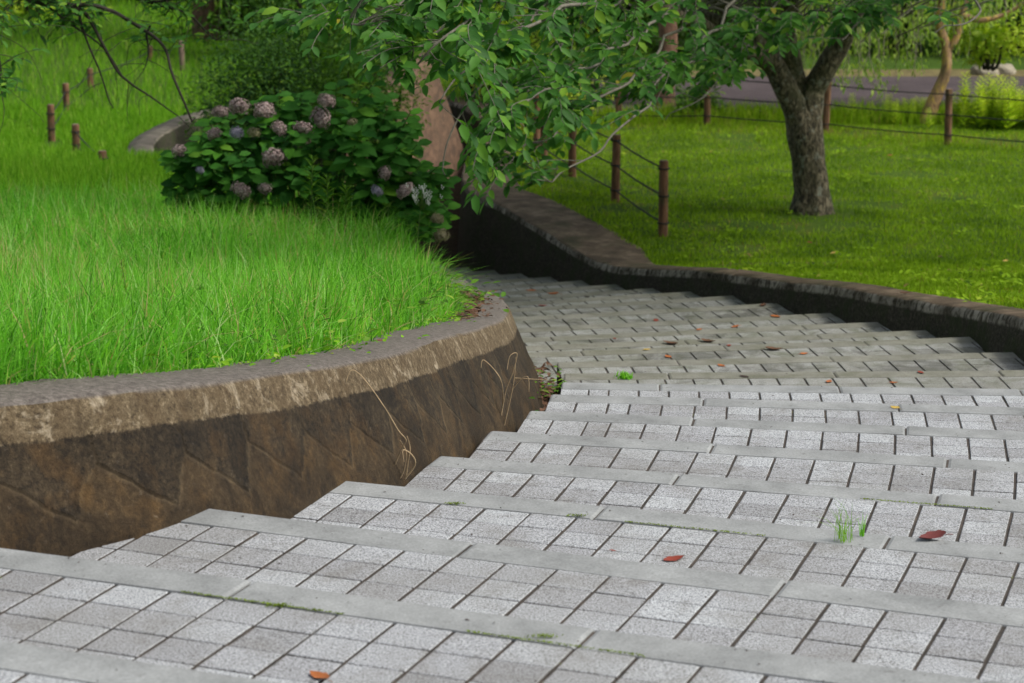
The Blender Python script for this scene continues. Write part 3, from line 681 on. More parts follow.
# ------------------------------------------------------------------ rope fences
def make_fence(pts, zs, label, h=.78, r=.05, ropes=(.70, .42, .14), rd=.009, group=None, lens=None):
    root = empty('rope_fence', (pts[0][0], pts[0][1], zs[0]), label, 'fence', group)
    off = Vector((pts[0][0], pts[0][1], zs[0])); tops = []
    for k, ((x, y), z) in enumerate(zip(pts, zs)):
        mb = MB(); hh = h*random.uniform(.97, 1.02); lx, ly = random.uniform(-.02, .02), random.uniform(-.02, .02)
        P = [Vector((x, y, z))-off+Vector((lx*t, ly*t, -.2+(hh+.2)*t)) for t in (0, .3, .6, .9, .985, 1)]
        mb.tube(P, [r*1.02, r, r*.98, r*.97, r*.95, r*.86], 14, 0, True, .05)
        mb.f and None
        p = link('post', mb.mesh('post', True), [M['post'], M['post_end']], root)
        p.data.polygons[len(p.data.polygons)-1].material_index = 1
        try: p.data.set_sharp_from_angle(angle=R(50))
        except Exception: pass
        tops.append((x, y, z))
    for hr in ropes:
        mb = MB()
        for k in range(len(pts)-1):
            a = Vector((*pts[k], zs[k]+hr*h/.78))-off; b = Vector((*pts[k+1], zs[k+1]+hr*h/.78))-off
            n = max(6, int((b-a).length/.3)); sag = .04*(b-a).length*.22
            mb.tube([a.lerp(b, t/n)-Vector((0, 0, sag*4*(t/n)*(1-t/n))) for t in range(n+1)], rd, 6, 0, True)
        for k in range(len(pts)):
            c = Vector((*pts[k], zs[k]+hr*h/.78))-off; ring = [c+Vector((math.cos(a_)*(r+.006), math.sin(a_)*(r+.006), 0)) for a_ in np.linspace(0, 2*math.pi, 13)]
            mb.tube(ring, rd*.9, 5, 0, False)
        link('rope', mb.mesh('rope', True), M['rope'], root)
    return root
def place(u, v, side):
    for y in np.arange(12, 60, .02):
        z = (gz(0, y, side) if False else (float(np.interp(y, (ZRp if side > 0 else ZLp)[:, 0], (ZRp if side > 0 else ZLp)[:, 1]))))
        x, yy = back(u, v, z)
        if yy <= y: return x, yy
A = [place(663, 236, 1), place(615, 204, 1), place(572, 181, 1), (.42, 30.3), (.35, 32.4), (.5, 34.4)]
make_fence(A, [gz(x, y, 1) for x, y in A], 'reddish post and black rope fence along the top of the dark path wall')
B = [(.5, 35.2), (1.6, 35.0), place(707, 126, 1), place(825, 134, 1), place(948, 144, 1), (7.65, 30.8), (9.3, 29.4)]
make_fence(B, [gz(x, y, 1) for x, y in B], 'reddish brown post and rope fence between the lawn and the road at right', r=.052)
def left_posts(L_, label, g='short rope fences in the meadow'):
    pts = []; zs = []
    for (u, vt, y, h) in L_:
        p = ray(u, vt, y); pts.append((p.x, p.y)); zs.append(p.z-h)
    make_fence(pts, zs, label, h=L_[0][3], r=.055, ropes=(.62, .34), group=g)
left_posts([(50, 105, 33.4, .6), (65, 84, 37, .6), (90, 67, 40.6, .6), (150, 45, 45.5, .6)], 'row of dark weathered posts with rope at far left in the sunny meadow')
left_posts([(75, 124, 31.8, .5), (103, 146, 28.6, .55)], 'two short orange brown posts half sunk in grass beside the grey kerb wall')
# grey weathered marker stake by the far meadow
mb = MB(); p = ray(181, 42, 44); mb.tube([Vector((0, 0, -.1)), Vector((.01, 0, .3)), Vector((0, 0, .72)), Vector((0, 0, .76))], [.055, .055, .05, .04], 10, 0, True, .08)
o = link('stake', mb.mesh('stake', True), M['post_end'], loc=(p.x, p.y, p.z-.74)); tag(o, 'pale weathered wooden stake standing far off in the meadow', 'stake')

# ------------------------------------------------------------------ trees
def jitter_path(pts, n=5, amp=.03):
    P = catmull(pts, n); out = []
    for k, p in enumerate(P):
        a = amp if 0 < k < len(P)-1 else 0
        out.append(p+Vector((noise.noise(p*2.3+Vector((3, 0, 0))), noise.noise(p*2.3+Vector((0, 7, 0))), noise.noise(p*2.3+Vector((0, 0, 11)))))*a*2)
    return out
def spray(twigs, LP, start, end, nleaf=12, L=.11, sag=.15, r0=.006, leafdir=None, rt=.0018):
    """a twig from start to end with alternate drooping leaves on its outer part"""
    s = Vector(start); e_ = Vector(end); mid = s.lerp(e_, .5)+Vector((random.uniform(-1, 1)*.06, random.uniform(-1, 1)*.06, sag))
    P = jitter_path([s, mid, e_], 4, .02)
    rad = np.linspace(r0, rt, len(P)); twigs.tube(P, list(rad), 4, random.random(), False)
    n = len(P)-1
    for k in range(nleaf):
        t = .28+.72*(k+random.random()*.6)/nleaf; t = min(t, .999); q = P[int(t*n)].lerp(P[int(t*n)+1], t*n-int(t*n)); tg = (P[int(t*n)+1]-P[int(t*n)]).normalized()
        sd_ = tg.cross(Vector((0, 0, 1)));
        if sd_.length < .1: sd_ = Vector((1, 0, 0))
        sd_.normalize(); sg = 1 if k % 2 else -1
        ax = tg*.65+sd_*sg*random.uniform(.4, 1.0)+Vector((0, 0, -random.uniform(-.05, .38))); nr = Vector((random.gauss(0, .3), -.45+random.gauss(0, .35), 1))
        LP.append((q, ax, nr, L*random.uniform(.5, 1.25)))
def leaves_from(name, LP, mat_, parent, wr=.5, vshift=0, loc0=Vector((0, 0, 0))):
    pos = np.array([tuple(a[0]-loc0) for a in LP]); ax = np.array([tuple(a[1]) for a in LP]); nr = np.array([tuple(a[2]) for a in LP]); L = np.array([a[3] for a in LP])
    v = np.clip(rng.normal(.5+vshift, .24, len(LP)), 0, .95); v[rng.random(len(LP)) < .0015] = 1
    return link(name, leaf_mesh(name, pos, ax, nr, L, L*wr, v), mat_, parent)

# --- cherry tree on the right lawn
tx, ty = place(812, 213, 1); tz = gz(tx, ty, 1)
cherry = empty('cherry_tree', (tx, ty, tz), 'mature cherry tree with forked lichen-spotted trunk on the right lawn, boughs drooping over the path', 'tree')
off = Vector((tx, ty, tz))
def pt(u, v, y): return ray(u, v, y)-off
tb = MB()
tpts = [Vector((0, 0, -.15)), Vector((0, 0, .02)), Vector((-.01, 0, .25)), pt(808, 160, ty), pt(804, 132, ty), pt(802, 112, ty), pt(801, 92, ty)]
tb.tube(catmull(tpts, 5), list(np.interp(np.linspace(0, 6, 31), [0, 1, 2, 3, 4, 5, 6], [.30, .235, .19, .195, .21, .19, .11])), 24, 0, True, .26)
limbs = [([pt(801, 125, ty), pt(788, 95, ty-.1), pt(766, 60, ty-.3), pt(738, 22, ty-.8), pt(700, -30, ty-1.5), pt(640, -90, ty-2.6), pt(560, -140, ty-4.2)], [.15, .13, .115, .10, .08, .055, .03]),
         ([pt(800, 110, ty+.05), pt(795, 72, ty), pt(788, 35, ty-.2), pt(790, -20, ty-.5), pt(770, -110, ty-1.8), pt(740, -190, ty-3.4)], [.15, .12, .10, .09, .06, .03]),
         ([pt(806, 118, ty), pt(812, 92, ty), pt(826, 68, ty-.05), pt(842, 42, ty-.1), pt(855, 10, ty-.3), pt(868, -50, ty-.6), pt(920, -140, ty-1.2), pt(1010, -220, ty-2.4)], [.15, .135, .12, .11, .10, .085, .06, .03]),
         ([pt(766, 60, ty-.3), pt(745, 50, ty-1.2), pt(700, 25, ty-2.6), pt(650, 0, ty-4.2), pt(590, -30, ty-6.4), pt(520, -60, ty-8.4)], [.085, .07, .06, .05, .035, .02]),
         ([pt(855, 10, ty-.3), pt(890, -10, ty-2), pt(930, -40, ty-4.5), pt(980, -80, ty-7)], [.07, .05, .035, .02]),
         ([pt(790, -20, ty-.5), pt(800, -90, ty+1.5), pt(830, -150, ty+3.5)], [.08, .05, .02]),
         ([pt(738, 22, ty-.8), pt(690, 15, ty-.6), pt(640, 0, ty-.3), pt(570, -20, ty+.4), pt(500, -45, ty+1)], [.07, .05, .04, .03, .02])]
LIMB = []
for P, r_ in limbs:
    Q = jitter_path(P, 6, .03); tb.tube(Q, list(np.interp(np.linspace(0, len(r_)-1, len(Q)), range(len(r_)), r_)), 12, 0, True, .15); LIMB += [(q, i/len(Q)) for i, q in enumerate(Q)]
link('trunk', tb.mesh('trunk', True), M['bark'], cherry)
tw = MB(); LP = []
# boughs that hang into view: (photo pixel, distance) polylines, thick to thin
boughs = [
 [(735, 0, 20), (700, 48, 18.6), (672, 72, 17.8), (640, 112, 17), (600, 150, 16.4), (562, 176, 16), (538, 172, 15.8)],
 [(700, -25, 19), (668, 12, 17.5), (632, 45, 16.4), (598, 62, 15.6), (556, 84, 14.9), (520, 108, 14.4), (490, 135, 14.2)],
 [(690, 5, 18.8), (655, 60, 17.6), (612, 92, 16.8), (570, 112, 16.2), (535, 140, 15.6), (505, 178, 15.2)],
 [(640, -30, 16), (590, 0, 14.8), (541, 18, 14), (498, 41, 13.4), (482, 66, 13.2), (459, 84, 13), (440, 103, 12.9)],
 [(560, -50, 13.8), (520, -20, 13), (470, 10, 12.4), (430, 40, 12.2), (408, 62, 12.2)],
 [(620, -60, 17), (560, -15, 16), (515, 40, 15.3), (480, 90, 15), (455, 140, 14.8), (445, 175, 14.7)],
 [(655, -40, 17.5), (610, 5, 16.6), (565, 45, 16), (530, 85, 15.6), (512, 130, 15.4)],
 [(740, 30, 22), (700, 60, 21), (655, 68, 20), (610, 66, 19.2), (565, 70, 18.6)],
 [(760, 20, 22), (742, 60, 21), (720, 85, 20.4), (700, 100, 20)],
 [(790, -20, 22), (762, 20, 20.5), (735, 60, 19.6), (705, 92, 19), (665, 120, 18.8)],
 [(500, -60, 13), (440, -25, 12.6), (380, -5, 12.4), (345, 20, 12.4), (378, 38, 12.3), (392, 78, 12.2)],
 [(480, -70, 15), (420, -20, 14.5), (370, 8, 14), (330, 20, 13.8), (290, 28, 13.8)],
 [(860, -40, 21), (880, -5, 20.2), (868, 22, 19.8), (842, 40, 19.5)],
 [(760, 20, 20), (790, 20, 19), (830, 10, 18.4), (870, -8, 18)],
 [(980, -80, 18), (962, -20, 17), (985, 8, 16.6), (958, 30, 16.4), (935, 33, 16.3)],
 [(560, -50, 16), (500, -10, 15.4), (455, 25, 15), (430, 60, 14.8)],
 [(520, -60, 18), (470, 0, 17.4), (430, 30, 17), (390, 50, 16.6), (352, 62, 16.4)],
]
BP = []
for b in boughs:
    Q = jitter_path([pt(*p) for p in b], 6, .05)
    near = min(LIMB, key=lambda l: (l[0]-Q[0]).length)[0]
    if (near-Q[0]).length > .1: Q = jitter_path([near, near.lerp(Q[0], .5)+Vector((0, 0, .15)), Q[0]], 4, .04)[:-1]+Q
    tw.tube(Q, list(np.linspace(.016, .004, len(Q))), 6, random.random(), False)
    for k, q in enumerate(Q):
        if k > len(Q)*.2: BP.append((q, (Q[min(k+1, len(Q)-1)]-Q[k-1]).normalized()))
# outline of the leaf mass in the photo (lower edge by column)
edge_u = [200, 260, 330, 400, 440, 470, 500, 520, 545, 570, 600, 640, 680, 720, 760, 800, 830, 870, 930, 980, 1024]
edge_v = [10, 40, 66, 105, 160, 208, 212, 196, 180, 174, 150, 126, 104, 98, 92, 58, 52, 40, 38, 20, 12]
dens_u = [200, 260, 380, 450, 520, 640, 700, 760, 800, 860, 1024]; dens = [.3, .4, .55, .85, .85, .85, .8, .85, .7, .5, .2]
cnt = 0
while cnt < 640:
    q, tg = random.choice(BP)
    L_ = random.uniform(.2, .62); d_ = Vector((random.gauss(-.25, .55), random.gauss(-.1, .6), random.gauss(-.14, .28)))
    e_ = q+(tg*.9+d_).normalized()*L_
    u, v = proj(np.array(e_+off)); 
    if v > np.interp(u, edge_u, edge_v)-6: continue
    if random.random() > np.interp(u, dens_u, dens)*(.12 if 385 < u < 466 and v > 78 else 1): continue
    spray(tw, LP, q, e_, random.randint(6, 13), .108, .04, .0035)
    cnt += 1
# crown above the view
cnt = 0
while cnt < 900:
    q, f_ = random.choice(LIMB)
    if f_ < .25: continue
    e_ = q+Vector((random.gauss(0, 1.3), random.gauss(-.2, 1.4), random.gauss(.5, .8)))
    u, v = proj(np.array(e_+off)); 
    if v > -12: continue
    spray(tw, LP, q.lerp(e_, .3), e_, random.randint(9, 16), .13, .1, .008); cnt += 1
# a wide upper canopy so the far steps and the lawn's near part lie in its shade
cnt = 0
while cnt < 900:
    a_ = random.uniform(0, 2*math.pi); rr = 7.0*math.sqrt(random.random()); c_ = Vector((rr*math.cos(a_)-1.2, rr*math.sin(a_)*1.0-3.2, 0))
    hz = 3.6+random.random()*2.6-.03*rr*rr*.6; e_ = Vector((c_.x, c_.y, hz)); u, v = proj(np.array(e_+off))
    if v > -30: continue
    st_ = e_+Vector((random.gauss(0, .25), random.gauss(0, .25), random.uniform(-.1, .3)))
    spray(tw, LP, st_, e_+Vector((random.gauss(0, .4), random.gauss(0, .4), -.1)), 14, .15, .06, .006); cnt += 1
link('branches', tw.mesh('branches', True), M['twig'], cherry)
leaves_from('crown', LP, M['cherry'], cherry, .60)

# --- tree standing out of view on the left, its thin dark boughs reaching into the upper left
lt = Vector((-7.2, 17.5, gz(-7.2, 17.5, -1)))
ltree = empty('overhanging_tree', lt, 'tree outside the left edge whose thin dark bare boughs hang across the upper left', 'tree')
mb = MB(); mb.tube(jitter_path([Vector((0, 0, -.2)), Vector((.05, 0, 1.2)), Vector((.1, .1, 2.6)), Vector((.5, 0, 4.2))], 6, .03), list(np.linspace(.24, .13, 19)), 16, 0, True, .2)
link('trunk', mb.mesh('trunk', True), M['bark_dark'], ltree)
tw2 = MB(); LP2 = []
def p2(u, v, y): return ray(u, v, y)-lt
lb = [([(-300, -160, 17), (-120, -80, 17), (-20, -40, 17), (48, 0, 17), (76, 15, 17), (120, 17, 17), (150, 26, 16.8), (166, 56, 16.6), (186, 98, 16.5), (195, 118, 16.5)], .016),
      ([(-120, -80, 17), (-30, -60, 17), (20, -25, 17), (48, 4, 17), (70, 32, 17), (100, 50, 17), (122, 76, 17)], .009),
      ([(76, 15, 17), (82, 36, 17), (90, 62, 17), (103, 92, 17), (112, 108, 17)], .007),
      ([(76, 15, 17), (92, 34, 17), (110, 64, 17), (130, 80, 17), (160, 104, 17), (178, 116, 17)], .010),
      ([(-200, -150, 18), (-60, -70, 18), (60, -40, 18), (130, -2, 18), (185, 14, 18), (210, 30, 18), (222, 36, 18)], .012),
      ([(130, -2, 18), (150, 3, 18), (190, -2, 18), (240, -4, 18)], .008),
      ([(150, 26, 16.8), (148, 50, 16.8), (142, 70, 16.8)], .006),
      ([(-150, -120, 16), (-60, -60, 16), (-20, -10, 16), (0, 45, 16), (3, 95, 16)], .010)]
trunkpts = [Vector((.1, .1, 2.6)), Vector((.5, 0, 4.2))]
for P, r_ in lb:
    Q = jitter_path([p2(*p) for p in P], 5, .05)
    if P[0][0] < -100 and P[0][1] < -100: Q = jitter_path([Vector((.3, 0, 3.6)), Vector((.3, 0, 3.6)).lerp(Q[0], .5), Q[0]], 4, .05)[:-1]+Q
    tw2.tube(Q, list(np.linspace(r_*1.6, r_*.45, len(Q))), 6, random.random(), False)
    for q in Q:
        uu, vv = proj(np.array(q+lt))
        dn = .95 if uu < 45 else .42
        if random.random() < dn and uu > -60:
            for _ in range(3):
                e_ = q+Vector((random.gauss(0, .2), random.gauss(0, .2), random.gauss(-.02, .12))); u, v = proj(np.array(e_+lt))
                if v > 105 or (u > 60 and v > 42) : continue
                spray(tw2, LP2, q, e_, random.randint(4, 8) if uu < 45 else 5, .085, .02, .003)
            if random.random() < .7:
                e_ = q+Vector((random.gauss(0, .2), random.gauss(0, .2), random.gauss(-.1, .14))); spray(tw2, LP2, q, e_, 0, .1, .03, .003)
cnt = 0
while cnt < 300:
    e_ = Vector((random.gauss(1, 2.2), random.gauss(0, 2.2), random.uniform(3.2, 6))); u, v = proj(np.array(e_+lt))
    if v > -25 and u > -40: continue
    s_ = Vector((.4, 0, 3.9)); spray(tw2, LP2, s_, e_, 18, .14, .1, .02); cnt += 1
link('branches', tw2.mesh('branches', True), M['twig_dark'], ltree)
leaves_from('crown', LP2, M['cherry'], ltree, .55)

# ------------------------------------------------------------------ shrubs, hedges, background trees
def foliage_mass(name, c, rad, n, L, m, label, cat, group=None, stems=True, wr=.45, flat=.9, vs=0, twigm=None, lobes=7):
    c = Vector(c); root = empty(name, c, label, cat, group)
    lob = [Vector((random.gauss(0, .42), random.gauss(0, .42), random.uniform(.25, .85))) for _ in range(lobes)]
    pos = []; ax = []; nr = []
    for k in range(n):
        l = random.choice(lob); d_ = Vector((random.gauss(0, 1), random.gauss(0, 1), random.gauss(0, 1))).normalized()*(random.random()**.45)*.48
        p = l+d_; p = Vector((p.x*rad[0], p.y*rad[1], max(.02, p.z*rad[2]*flat)))
        pos.append(tuple(p)); o_ = d_.normalized()
        ax.append((o_.x+random.gauss(0, .5), o_.y+random.gauss(0, .5), o_.z*.5+random.gauss(-.15, .4))); nr.append((o_.x*.6+random.gauss(0, .4), o_.y*.6+random.gauss(0, .4), 1))
    pn = np.array([noise.noise(Vector(p)*1.4+c) for p in pos])
    v = np.clip(rng.normal(.5+vs, .2, n)+.5*pn, 0, 1); LL = L*rng.uniform(.6, 1.25, n)
    link('foliage', leaf_mesh('foliage', pos, ax, nr, LL, LL*wr, v), m, root)
    if stems:
        mb = MB()
        for l in lob:
            e_ = Vector((l.x*rad[0], l.y*rad[1], l.z*rad[2]*flat)); mb.tube(jitter_path([Vector((l.x*.1, l.y*.1, -.1)), Vector((e_.x*.5, e_.y*.5, e_.z*.55)), e_], 4, .05), list(np.linspace(.02+.012*rad[2], .006, 9)), 6, 0, True)
        link('stems', mb.mesh('stems', True), twigm or M['twig_dark'], root)
    return root
gl = lambda x, y: gz(x, y, -1) if x < -1 else gz(x, y, 1)
# shrub thicket behind the hydrangea
for (u, y, rx, ry_, rz, L_, n, m, lab) in [
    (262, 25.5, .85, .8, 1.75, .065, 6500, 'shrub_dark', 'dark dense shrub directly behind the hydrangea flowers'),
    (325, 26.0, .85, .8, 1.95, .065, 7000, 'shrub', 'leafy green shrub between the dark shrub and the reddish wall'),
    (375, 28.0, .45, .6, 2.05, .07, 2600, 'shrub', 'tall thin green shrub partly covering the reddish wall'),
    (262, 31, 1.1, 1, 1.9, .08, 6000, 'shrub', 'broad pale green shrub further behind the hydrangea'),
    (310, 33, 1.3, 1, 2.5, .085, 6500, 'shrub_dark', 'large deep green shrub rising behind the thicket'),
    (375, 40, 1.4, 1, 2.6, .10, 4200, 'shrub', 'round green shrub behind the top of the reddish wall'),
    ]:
    p = ray(u, 100, y); foliage_mass('shrub', (p.x, p.y, gl(p.x, y)-.05), (rx, ry_, rz), n, L_, M[m], lab, 'shrub', 'shrubs behind the hydrangea', lobes=9)
# middle: bright plants between lawn fence and path beyond
for (u, y, rx, rz, n, m, lab) in [(470, 38, 1.0, 1.7, 2200, 'yellow_leaf', 'sunlit yellow-green bush seen through the cherry leaves left of the fence'),
    (535, 40, 1.1, 1.5, 2400, 'shrub', 'green bush behind the far end of the path fence'),
    (575, 36.5, .8, .9, 1500, 'yellow_leaf', 'low yellow-green bush behind the far path fence post'),
    (625, 38, .9, 1.1, 1500, 'shrub', 'green bush beside the brown trunk near the road'),
    (700, 35.4, .35, .55, 900, 'shrub', 'small leafy green bush at the foot of a fence post beside the road')]:
    p = ray(u, 100, y); foliage_mass('bush', (p.x, p.y, gl(p.x, y)-.05), (rx, .9 if rx > .5 else .35, rz), n, .10, M[m], lab, 'bush', 'bushes near the path fence')
# far belt beyond the road and meadow
far = []
bx = [(-26, 60, 'shrub'), (-20, 64, 'yellow_leaf'), (-15, 60, 'shrub'), (-11.5, 56, 'yellow_leaf'), (-8.6, 60, 'shrub'), (-5.8, 50, 'shrub'), (-3.6, 46, 'shrub_dark'), (-1.6, 49, 'shrub'), (.4, 46, 'yellow_leaf'),
      (2.2, 48, 'shrub_dark'), (4.0, 46.5, 'shrub'), (5.8, 49, 'willow'), (7.8, 46.8, 'shrub'), (9.8, 46.2, 'shrub_dark'), (12, 46.5, 'shrub_dark'), (15, 48, 'shrub'), (19, 48, 'shrub_dark'), (24, 50, 'shrub'), (30, 52, 'shrub_dark')]
side_words = ['far left outside', 'second from far left', 'third from far left', 'pale, above the meadow', 'behind the reddish far trunk', 'dark, left of centre', 'deep green, over the dark shrubs', 'above the reddish wall', 'pale, above the path bend',
      'dark, behind the path fence', 'behind the brown trunk', 'pale, behind the cherry trunk', 'behind the weeping tree', 'dark, right of the weeping tree', 'dark, at the right edge', 'just outside the right edge', 'beyond the right edge', 'well outside the right edge', 'farthest right']
for (x, y, m), wds in zip(bx, side_words):
    hh = random.uniform(3.4, 4.6); r_ = random.uniform(1.7, 2.3)*(1 if abs(x) < 13 else 1.6)
    foliage_mass('background_tree', (x, y, zfar(x, y)-.1), (r_, r_*.8, hh), 5200, .19, M[m], 'blurred leafy tree in the far green belt, '+wds, 'tree', 'trees of the far green belt', lobes=14, flat=1.05)
for k, x in enumerate(np.linspace(-34, 36, 15)):
    x += random.uniform(-1, 1); y = 68+random.uniform(-3, 3)
    foliage_mass('background_tree', (x, y, zfar(x, y)-.1), (4.2, 3, random.uniform(7, 10)), 3600, .42, M[random.choice(['shrub', 'shrub_dark', 'shrub'])], 'tall tree of the woodland edge behind everything', 'tree', 'tall trees of the woodland edge', lobes=14, flat=1.05)
# trunks seen in the background
def trunk_tree(name, u, v, y, pts, rads, m, label, leaves=None, wob=.2):
    p = ray(u, v, y); base = Vector((p.x, p.y, zfar(p.x, p.y) if y > 38 else gl(p.x, p.y)))
    root = empty(name, base, label, 'tree'); mb = MB(); Q = jitter_path([Vector(q) for q in pts], 5, .03)
    mb.tube(Q, list(np.interp(np.linspace(0, 1, len(Q)), np.linspace(0, 1, len(rads)), rads)), 14, 0, True, wob); link('trunk', mb.mesh('trunk', True), m, root)
    return root, Q, base
r1, Q, b1 = trunk_tree('background_tree', 207, 38, 50, [(0, 0, -.2), (0, 0, 1), (.1, 0, 3), (-.1, 0, 6)], [.36, .28, .24, .15], M['bark_red'], 'large reddish-barked trunk at the top edge, far behind the hydrangea')
LPx = []; tx_ = MB()
for _ in range(160): 
    e_ = Vector((random.gauss(0, 2), random.gauss(0, 2), random.uniform(4, 8))); spray(tx_, LPx, Vector((0, 0, 4.5)), e_, 14, .25, .1, .03)
link('branches', tx_.mesh('branches', True), M['twig_dark'], r1); leaves_from('crown', LPx, M['shrub'], r1, .5)
r1, Q, b1 = trunk_tree('background_tree', 664, 112, 37.0, [(0, 0, -.2), (0, 0, .3), (.03, 0, 1), (.0, 0, 2.6), (.2, 0, 5)], [.22, .17, .15, .13, .08], M['bark_red'], 'stout brown trunk by the road, seen under the drooping cherry leaves')
LPx = []; tx_ = MB()
for _ in range(160):
    e_ = Vector((random.gauss(0, 1.6), random.gauss(0, 1.6), random.uniform(3.2, 6))); spray(tx_, LPx, Vector((0, 0, 2.4)), e_, 14, .18, .1, .03)
link('branches', tx_.mesh('branches', True), M['twig_dark'], r1); leaves_from('crown', LPx, M['shrub'], r1, .5)

# --- weeping tree by the road
wx, wy = place(925, 128, 1); wy2 = 34.9; wb = Vector((ray(925, 128, wy2).x, wy2, gz(6.2, wy2, 1)))
weep = empty('weeping_tree', wb, 'leaning orange-barked weeping tree by the road with pale hanging strands', 'tree')
mb = MB(); wp = lambda u, v, y=wy2: ray(u, v, y)-wb
Q = jitter_path([Vector((0, 0, -.15)), wp(926, 122), wp(934, 100), wp(944, 75), wp(946, 50), wp(940, 25), wp(943, -5), wp(950, -60), wp(960, -130)], 5, .02)
mb.tube(Q, list(np.interp(np.linspace(0, 1, len(Q)), [0, .15, .4, .6, 1], [.14, .12, .085, .06, .045])), 12, 0, True, .2)
Q2 = jitter_path([wp(946, 52), wp(956, 38), wp(962, 15), wp(975, -20), wp(1000, -70)], 5, .03); mb.tube(Q2, list(np.linspace(.055, .03, len(Q2))), 10, 0, True, .2)
Q3 = jitter_path([wp(962, 15), wp(985, 20), wp(1005, 14), wp(1024, 2), wp(1060, -30)], 5, .02); mb.tube(Q3, list(np.linspace(.05, .02, len(Q3))), 8, 0, True, .2)
link('trunk', mb.mesh('trunk', True), M['bark_orange'], weep)
tw3 = MB(); LP3 = []
for k in range(150):
    u0 = random.uniform(790, 985) if k < 110 else random.uniform(985, 1100); vv0 = random.uniform(-190, -30); y0 = wy2+random.uniform(-1.6, 2.4)
    low = float(np.interp(u0, [790, 830, 870, 900, 930, 960, 985, 1100], [90, 84, 102, 92, 70, 66, 30, 20]))*random.uniform(.3, 1)
    a = wp(u0, vv0, y0); b = wp(u0+random.uniform(-12, 12), low, y0)
    if b.z > a.z: continue
    top_ = min(Q+Q2, key=lambda q: (q-a).length); 
    if k % 3 == 0: tw3.tube(jitter_path([top_, top_.lerp(a, .5)+Vector((0, 0, .25)), a], 4, .05), list(np.linspace(.02, .007, 9)), 5, 0, False)
    P = jitter_path([a, a.lerp(b, .5)+Vector((random.uniform(-.08, .08), 0, 0)), b], 7, .05); tw3.tube(P, list(np.linspace(.008, .004, len(P))), 4, random.random(), False)
    n = int((a-b).length*26)
    for j in range(n):
        t = random.random(); q = a.lerp(b, t); LP3.append((q+Vector((random.gauss(0, .05), random.gauss(0, .05), 0)), Vector((random.gauss(0, .6), random.gauss(0, .6), -1)), Vector((random.gauss(0, 1), random.gauss(0, 1), .5)), .10*random.uniform(.6, 1.3)))
link('branches', tw3.mesh('branches', True), M['twig_far'], weep); leaves_from('crown', LP3, M['willow'], weep, .38)
# yellow-green low branch beside weeping tree
p = ray(985, 60, 36.2); foliage_mass('bush', (p.x+.1, 36.4, gz(p.x, 36.4, 1)+.75), (.75, .6, .8), 1500, .12, M['yellow_leaf'], 'bright yellow-green leafy bush just right of the leaning weeping trunk', 'bush')

# stones along far road edge
for k, (u, y) in enumerate([(985, 41.3), (1003, 41.4)]):
    p = ray(u, 84, y); mb = MB(); n_ = 9; sx, sy, sz = random.uniform(.16, .3), .16, random.uniform(.12, .2)
    for a in range(5):
        pass
    me = bpy.data.meshes.new('stone'); import bmesh as _bm; bm = _bm.new(); _bm.ops.create_icosphere(bm, subdivisions=3, radius=1)
    for v_ in bm.verts:
        nn = 1+.25*noise.noise(v_.co*1.3+Vector((k*5, 0, 0))); v_.co = Vector((v_.co.x*sx*nn, v_.co.y*sy*nn, v_.co.z*sz*nn))
    bm.to_mesh(me); bm.free()
    o = link('stone', me, M['twig_far'], loc=(p.x, y, -2.95)); tag(o, ['pale stone at the far road edge, right of the leaning weeping trunk', 'smaller pale stone next to it toward the right edge', 'stone at the far road edge left of the brown trunk', 'stone at the far road edge between the brown trunk and the cherry', 'stone at the far road edge left of the weeping trunk'][k], 'stone', 'stones along the far road edge')

# yellow-green upright weeds along the road fence
def spike_plant(h, n=60, L=.07):
    pos = []; ax = []; nr = []
    for k in range(n):
        t = (k/n); a_ = k*2.4; r_ = .035+.07*(1-t); pos.append((math.cos(a_)*.01, math.sin(a_)*.01, h*t+.02)); ax.append((math.cos(a_), math.sin(a_), .7-.2*t)); nr.append((-math.cos(a_)*.5, -math.sin(a_)*.5, 1))
    LL = np.linspace(L*2.3, L*.8, n); return leaf_mesh('leaves', pos, ax, nr, LL, LL*.42, np.clip(rng.normal(.5, .2, n)+np.linspace(-.25, .3, n), 0, 1))
smb = MB(); smb.tube([(0, 0, -.05), (0, 0, .25), (.01, 0, .52)], [.006, .005, .003], 5, 0, True); stem_me = smb.mesh('stem', True); stem_me.materials.append(M['stem'])
sp_me = [spike_plant(.55), spike_plant(.42, 46), spike_plant(.62, 70)]
for m_ in sp_me: m_.materials.append(M['yellow_leaf'])
spots = []
rr_ = random.Random(3)
for k in range(64):
    u = rr_.choice([rr_.uniform(850, 935), rr_.uniform(950, 1030), rr_.uniform(960, 1060), rr_.uniform(965, 1040)]); spots.append((u, 34.9-.0016*(u-830)*1.6+rr_.uniform(-.5, .9)))
spots.sort()
words = ['short', 'tall', 'bushy', 'thin']
for k, (u, y) in enumerate(spots):
    p = ray(u, 130, y); z = gz(p.x, y, 1); root = empty('weed', (p.x, y, z), 'yellow-green upright weed in the clump along the road fence, right of the cherry trunk', 'weed', 'yellow-green weeds along the road fence', rz=rr_.uniform(0, 6))
    s_ = rr_.uniform(.65, 1.25) if u > 950 else rr_.uniform(.5, .85); root.scale = (s_*1.15, s_*1.15, s_)
    o = link('leaves', sp_me[k % 3], None, root); o = link('stem', stem_me, None, root)
